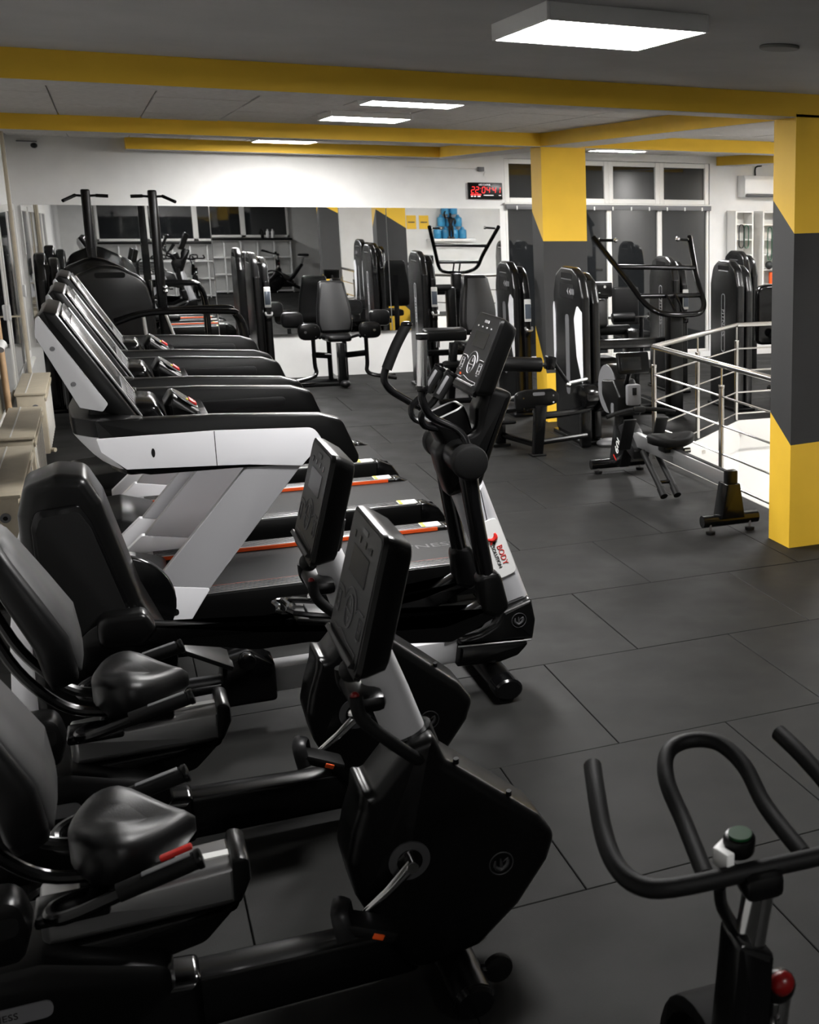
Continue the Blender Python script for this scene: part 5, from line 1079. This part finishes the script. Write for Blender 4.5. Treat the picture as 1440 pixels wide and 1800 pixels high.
# ------------------------------------------------------------------ spin bikes
def make_spin():
    t = thing('spin_bike', '', 'exercise bike', (-0.273, -2.85, 0), -0.07, 'spin bikes')
    def S(m, n, mt, p=None, **k): return m.build(n, mt, p or t, **k)
    hb = [(-0.205, 0.525, 1.10), (-0.222, 0.44, 1.08), (-0.238, 0.34, 1.05), (-0.240, 0.255, 1.03), (-0.218, 0.195, 1.02), (-0.165, 0.162, 1.02), (0.0, 0.160, 1.02)]
    bar_ = S(MB().tube(hb+[(-x, y, z) for x, y, z in hb[:-1][::-1]], 0.0178, 14, smooth=4), 'handlebar', 'black_rubber')
    lp = [(-0.098, 0.175, 1.02), (-0.085, 0.32, 1.05), (-0.083, 0.425, 1.09), (-0.055, 0.495, 1.115), (0.0, 0.52, 1.12)]
    S(MB().tube(lp+[(-x, y, z) for x, y, z in lp[:-1][::-1]], 0.0165, 14, smooth=5), 'inner_loop', 'black_rubber', bar_)
    S(MB().box((0, 0.155, 1.0), (0.075, 0.07, 0.05), 0.015), 'bar_clamp', 'black_plastic')
    S(MB().tube([(0.0, 0.155, 1.0), (-0.018, 0.165, 0.86)], 0.030, 18), 'head_post', 'chrome')
    S(MB().tube([(-0.075, 0.165, 1.0), (-0.065, 0.175, 0.95), (-0.03, 0.17, 0.88)], 0.012, 8, smooth=3), 'tablet_bracket', 'black_metal')
    S(MB().prism(rp([(-0.055, 0.905), (0.02, 0.86), (0.005, 0.62), (-0.08, 0.62)], 0.01), 0.12, 0.22, 'xz', bev=0.015), 'post_sleeve', 'black_metal')
    k1 = S(MB().cyl((-0.022, 0.205, 1.035), (-0.022, 0.20, 1.075), 0.03, seg=22, bev=0.008), 'lock_knob', 'black_plastic')
    S(MB().cyl((-0.022, 0.199, 1.070), (-0.022, 0.198, 1.079), 0.022, seg=20), 'knob_cap', 'green', k1)
    S(MB().prism(rp([(-0.075, 0.20), (-0.035, 0.235), (-0.025, 0.222), (-0.055, 0.195), (-0.045, 0.165), (-0.062, 0.16)], 0.004), 1.025, 1.06, 'xy', bev=0.003), 'knob_lever', 'white_plastic', k1)
    k2 = S(MB().ball((0.045, 0.165, 0.765), (0.034, 0.030, 0.034)), 'resistance_knob', 'black_plastic')
    S(MB().ball((0.045, 0.150, 0.780), (0.025, 0.022, 0.024)), 'knob_cap', 'dark_red', k2)
    S(MB().cyl((0.045, 0.19, 0.64), (0.045, 0.172, 0.745), 0.028, seg=18, bev=0.004), 'resistance_shaft', 'chrome')
    S(MB().prism(rp([(0.10, 0.68), (0.22, 0.68), (0.34, 0.50), (0.46, 0.38), (0.48, 0.30), (0.42, 0.26), (0.10, 0.50)], 0.05), -0.032, 0.032, 'yz', bev=0.02), 'front_frame', 'black_metal')
    S(MB().cyl((-0.03, 0.31, 0.31), (0.03, 0.31, 0.31), 0.235, seg=44, bev=0.01), 'flywheel', 'black_metal')
    S(MB().prism([(0.32+0.275*math.cos(a), 0.345+0.275*math.sin(a)) for a in [i*PI/16 for i in range(17)]]+[(0.32+0.24*math.cos(a), 0.345+0.24*math.sin(a)) for a in [i*PI/16 for i in range(16, -1, -1)]], -0.05, 0.05, 'yz', bev=0.006), 'flywheel_guard', 'black_matte')
    S(MB().prism(rp([(-0.45, 0.75), (-0.38, 0.78), (-0.10, 0.45), (0.20, 0.62), (0.15, 0.50), (-0.05, 0.30), (-0.20, 0.40)], 0.03), -0.035, 0.035, 'yz', bev=0.012), 'main_frame', 'black_metal')
    S(MB().prism(rp([(-0.20, 0.18), (0.50, 0.18), (0.55, 0.36), (0.40, 0.45), (0.0, 0.42), (-0.20, 0.36)], 0.10), -0.085, -0.05, 'yz', bev=0.01), 'chain_guard', 'black_plastic')
    for y, s_ in ((0.62, 1), (-0.50, 1)):
        S(MB().box((0, y, 0.05), (0.52, 0.08, 0.05), 0.015), 'stabilizer', 'black_metal')
        for s in (-1, 1): S(MB().cyl((s*0.22, y, 0), (s*0.22, y, 0.03), 0.03, seg=12), 'foot', 'black_rubber')
    S(MB().tube([(0, 0.0, 0.32), (0, -0.50, 0.06)], 0.04, 10), 'rear_stay', 'black_metal'); S(MB().tube([(0, 0.31, 0.31), (0, 0.62, 0.06)], 0.035, 10), 'front_stay', 'black_metal')
    S(MB().tube([(0, -0.40, 0.76), (0, -0.46, 0.93)], 0.026, 14), 'seat_post', 'chrome')
    S(MB().box((0, -0.46, 0.945), (0.04, 0.24, 0.03), 0.006), 'seat_slider', 'alu')
    sd = MB(); secs = []
    for z, sc in ((0.965, 0.85), (0.975, 1.0), (1.005, 1.0), (1.02, 0.85), (1.024, 0.5)):
        secs.append([(a*sc, -0.47+b*sc, z) for a, b in rp([(-0.10, -0.12), (0.10, -0.12), (0.085, 0.02), (0.03, 0.15), (-0.03, 0.15), (-0.085, 0.02)], 0.04, 4)])
    S(sd.loft(secs), 'saddle', 'black_leather', sharp=60)
    for s, a in ((-1, 0.4), (1, 0.4+PI)):
        c0 = Vector((s*0.10, 0.0, 0.34)); c1 = c0+Vector((s*0.01, math.cos(a)*0.17, math.sin(a)*0.17))
        c_ = S(MB().tube([c0-Vector((s*0.06, 0, 0)), c0, c1], 0.014, 8), 'crank', 'chrome'); S(MB().box(c1+Vector((s*0.05, 0, 0)), (0.09, 0.10, 0.03), 0.008), 'pedal', 'black_rubber', c_)
    return t
sb = make_spin(); sb['label'] = 'spin bike at the lower right, seen from its black rubber handlebar with a green-capped knob'
dup(sb, (0.80, -5.75, 0), 0.0, 'spin bike seen head-on in the mirror, in front of the white shelf')
dup(sb, (0.10, -5.75, 0), 0.0, 'spin bike mirrored behind the chin-up masts')
dup(sb, (2.95, -5.9, 0), PI/2, 'spin bike seen from its side in the mirror, right of the head-on one')
# ------------------------------------------------------------------ behind the camera, seen in the mirror
rs = thing('cubby_shelf', 'low white cubby shelf under the rear windows, seen in the mirror', 'shelf', (1.0, YF+0.2, 0))
MB().box((0, 0.02, 1.38), (4.5, 0.40, 0.05), 0.006).build('worktop', 'black_plastic', rs)
MB().box((0, -0.16, 0.69), (4.4, 0.02, 1.34)).build('back_panel', 'white_plastic', rs)
for k in range(12): MB().box((-2.2+0.4*k, 0, 0.68), (0.03, 0.34, 1.34), 0.002, 1).build('divider', 'white_plastic', rs)
for z in (0.06, 0.49, 0.92, 1.345): MB().box((0, 0, z), (4.4, 0.34, 0.03), 0.002, 1).build('shelf_board', 'white_plastic', rs)
for n in range(4):
    x0 = -1.25+1.12*n
    w = MB()
    for a, b, c, e in ((x0, x0+0.06, 1.42, 2.6), (x0+1.06, x0+1.12, 1.42, 2.6), (x0, x0+1.12, 1.42, 1.48), (x0, x0+1.12, 2.54, 2.6)): w.box(((a+b)/2, YF+0.03, (c+e)/2), (b-a, 0.06, e-c), 0.005, 1)
    o = struct(w.build('window_%d' % (12+n), 'white_frame')); MB().box((x0+0.56, YF+0.02, 2.01), (1.02, 0.01, 1.08)).build('pane', 'night_glass', o)
for k, x in enumerate((2.55, 2.68, 2.80)):
    b = MB().cyl((x, YF+0.2, 1.405), (x, YF+0.2, 1.58), 0.04, seg=16, bev=0.01); b.cyl((x, YF+0.2, 1.58), (x, YF+0.2, 1.63), 0.018, seg=12)
    tag(b.build('spray_bottle', ('black_plastic', 'white_plastic', 'white_plastic')[k]), ('dark spray bottle on the rear worktop, seen in the mirror', 'white spray bottle left of the other white one on the rear worktop, in the mirror', 'white spray bottle at the end of the rear worktop, in the mirror')[k], 'bottle', 'spray bottles on the rear worktop')
# partition beside the stairs with signs and water jugs
YP = 1.5
struct(MB().box(((3.15+XR)/2, YP-0.06, 1.42), (XR-3.15, 0.12, 2.85)).build('wall_partition', 'wall_white'))
for k, (x, w) in enumerate(((4.32, 'a'), (4.58, 'b'), (4.84, 'c'))):
    s = thing('wall_sign', ('yellow wall sign at the left end of the row of three, in the mirror', 'yellow wall sign in the middle of the row of three, in the mirror', 'yellow wall sign at the right end of the row of three, in the mirror')[k], 'sign', (x, YP+0.004, 1.86), 0, 'yellow signs on the partition wall')
    MB().box((0, 0, 0), (0.20, 0.008, 0.28), 0.002, 1).build('sign_board', 'poster', s)
    MB().box((0, 0.0045, 0.0), (0.14, 0.002, 0.022)).build('caption_line', 'dark_paint', s)
sf = MB().box((5.35, YP+0.20, 1.50), (0.95, 0.40, 0.05), 0.005); tag(sf.build('wall_shelf', 'white_plastic'), 'white wall shelf carrying the blue jugs, seen in the mirror', 'shelf')
rows = [(1.525, 4), (1.775, 3), (2.025, 2)]
first = None
for r, (z, n) in enumerate(rows):
    for k in range(n):
        x = 5.35+(k-(n-1)/2)*0.175
        lab = '%s blue water jug of the %s row of the pyramid, in the mirror' % (('first', 'second', 'third', 'fourth')[k], ('bottom', 'middle', 'top')[r])
        if first is None:
            first = thing('water_jug', lab, 'jug', (x, YP+0.12, z), 0, 'blue water jugs in a pyramid')
            MB().cyl((0, 0, 0), (0, 0, 0.19), 0.082, seg=18, bev=0.02).build('body', 'blue', first); MB().tube([(0, 0, 0.18), (0, 0, 0.215), (0, 0, 0.245)], [0.07, 0.035, 0.03], 14).build('neck', 'blue', first)
            MB().torus((0, 0, 0.10), 0.081, 0.006, 'z', 18, 6).build('rib', 'blue', first)
        else: dup(first, (x, YP+0.12, z), None, lab)
sg = thing('figurine', 'black muscular figurine with raised arm in front of the blue jugs, in the mirror', 'figurine', (5.32, YP+0.32, 1.525))
MB().box((0, 0, 0.02), (0.14, 0.09, 0.04), 0.008).build('plinth', 'black_gloss', sg)
fb = MB()
fb.tube([(-0.03, 0, 0.03), (-0.03, 0.01, 0.14), (-0.02, 0, 0.26)], [0.018, 0.024, 0.03], 10, smooth=3); fb.tube([(0.035, 0, 0.03), (0.035, 0.01, 0.14), (0.02, 0, 0.26)], [0.018, 0.024, 0.03], 10, smooth=3)
fb.tube([(0, 0, 0.24), (0, 0, 0.30), (0, 0.005, 0.38), (0, 0, 0.43), (0, 0, 0.46)], [0.04, 0.036, 0.06, 0.045, 0.018], 12, smooth=3); fb.ball((0, 0, 0.495), (0.026, 0.03, 0.035))
fb.tube([(-0.05, 0, 0.42), (-0.11, 0, 0.44), (-0.12, 0, 0.53), (-0.09, 0.0, 0.56)], [0.022, 0.022, 0.018, 0.014], 8, smooth=3); fb.tube([(0.05, 0, 0.42), (0.10, 0.01, 0.37), (0.08, 0.03, 0.30)], [0.022, 0.02, 0.015], 8, smooth=3)
fb.build('figure', 'black_gloss', sg)
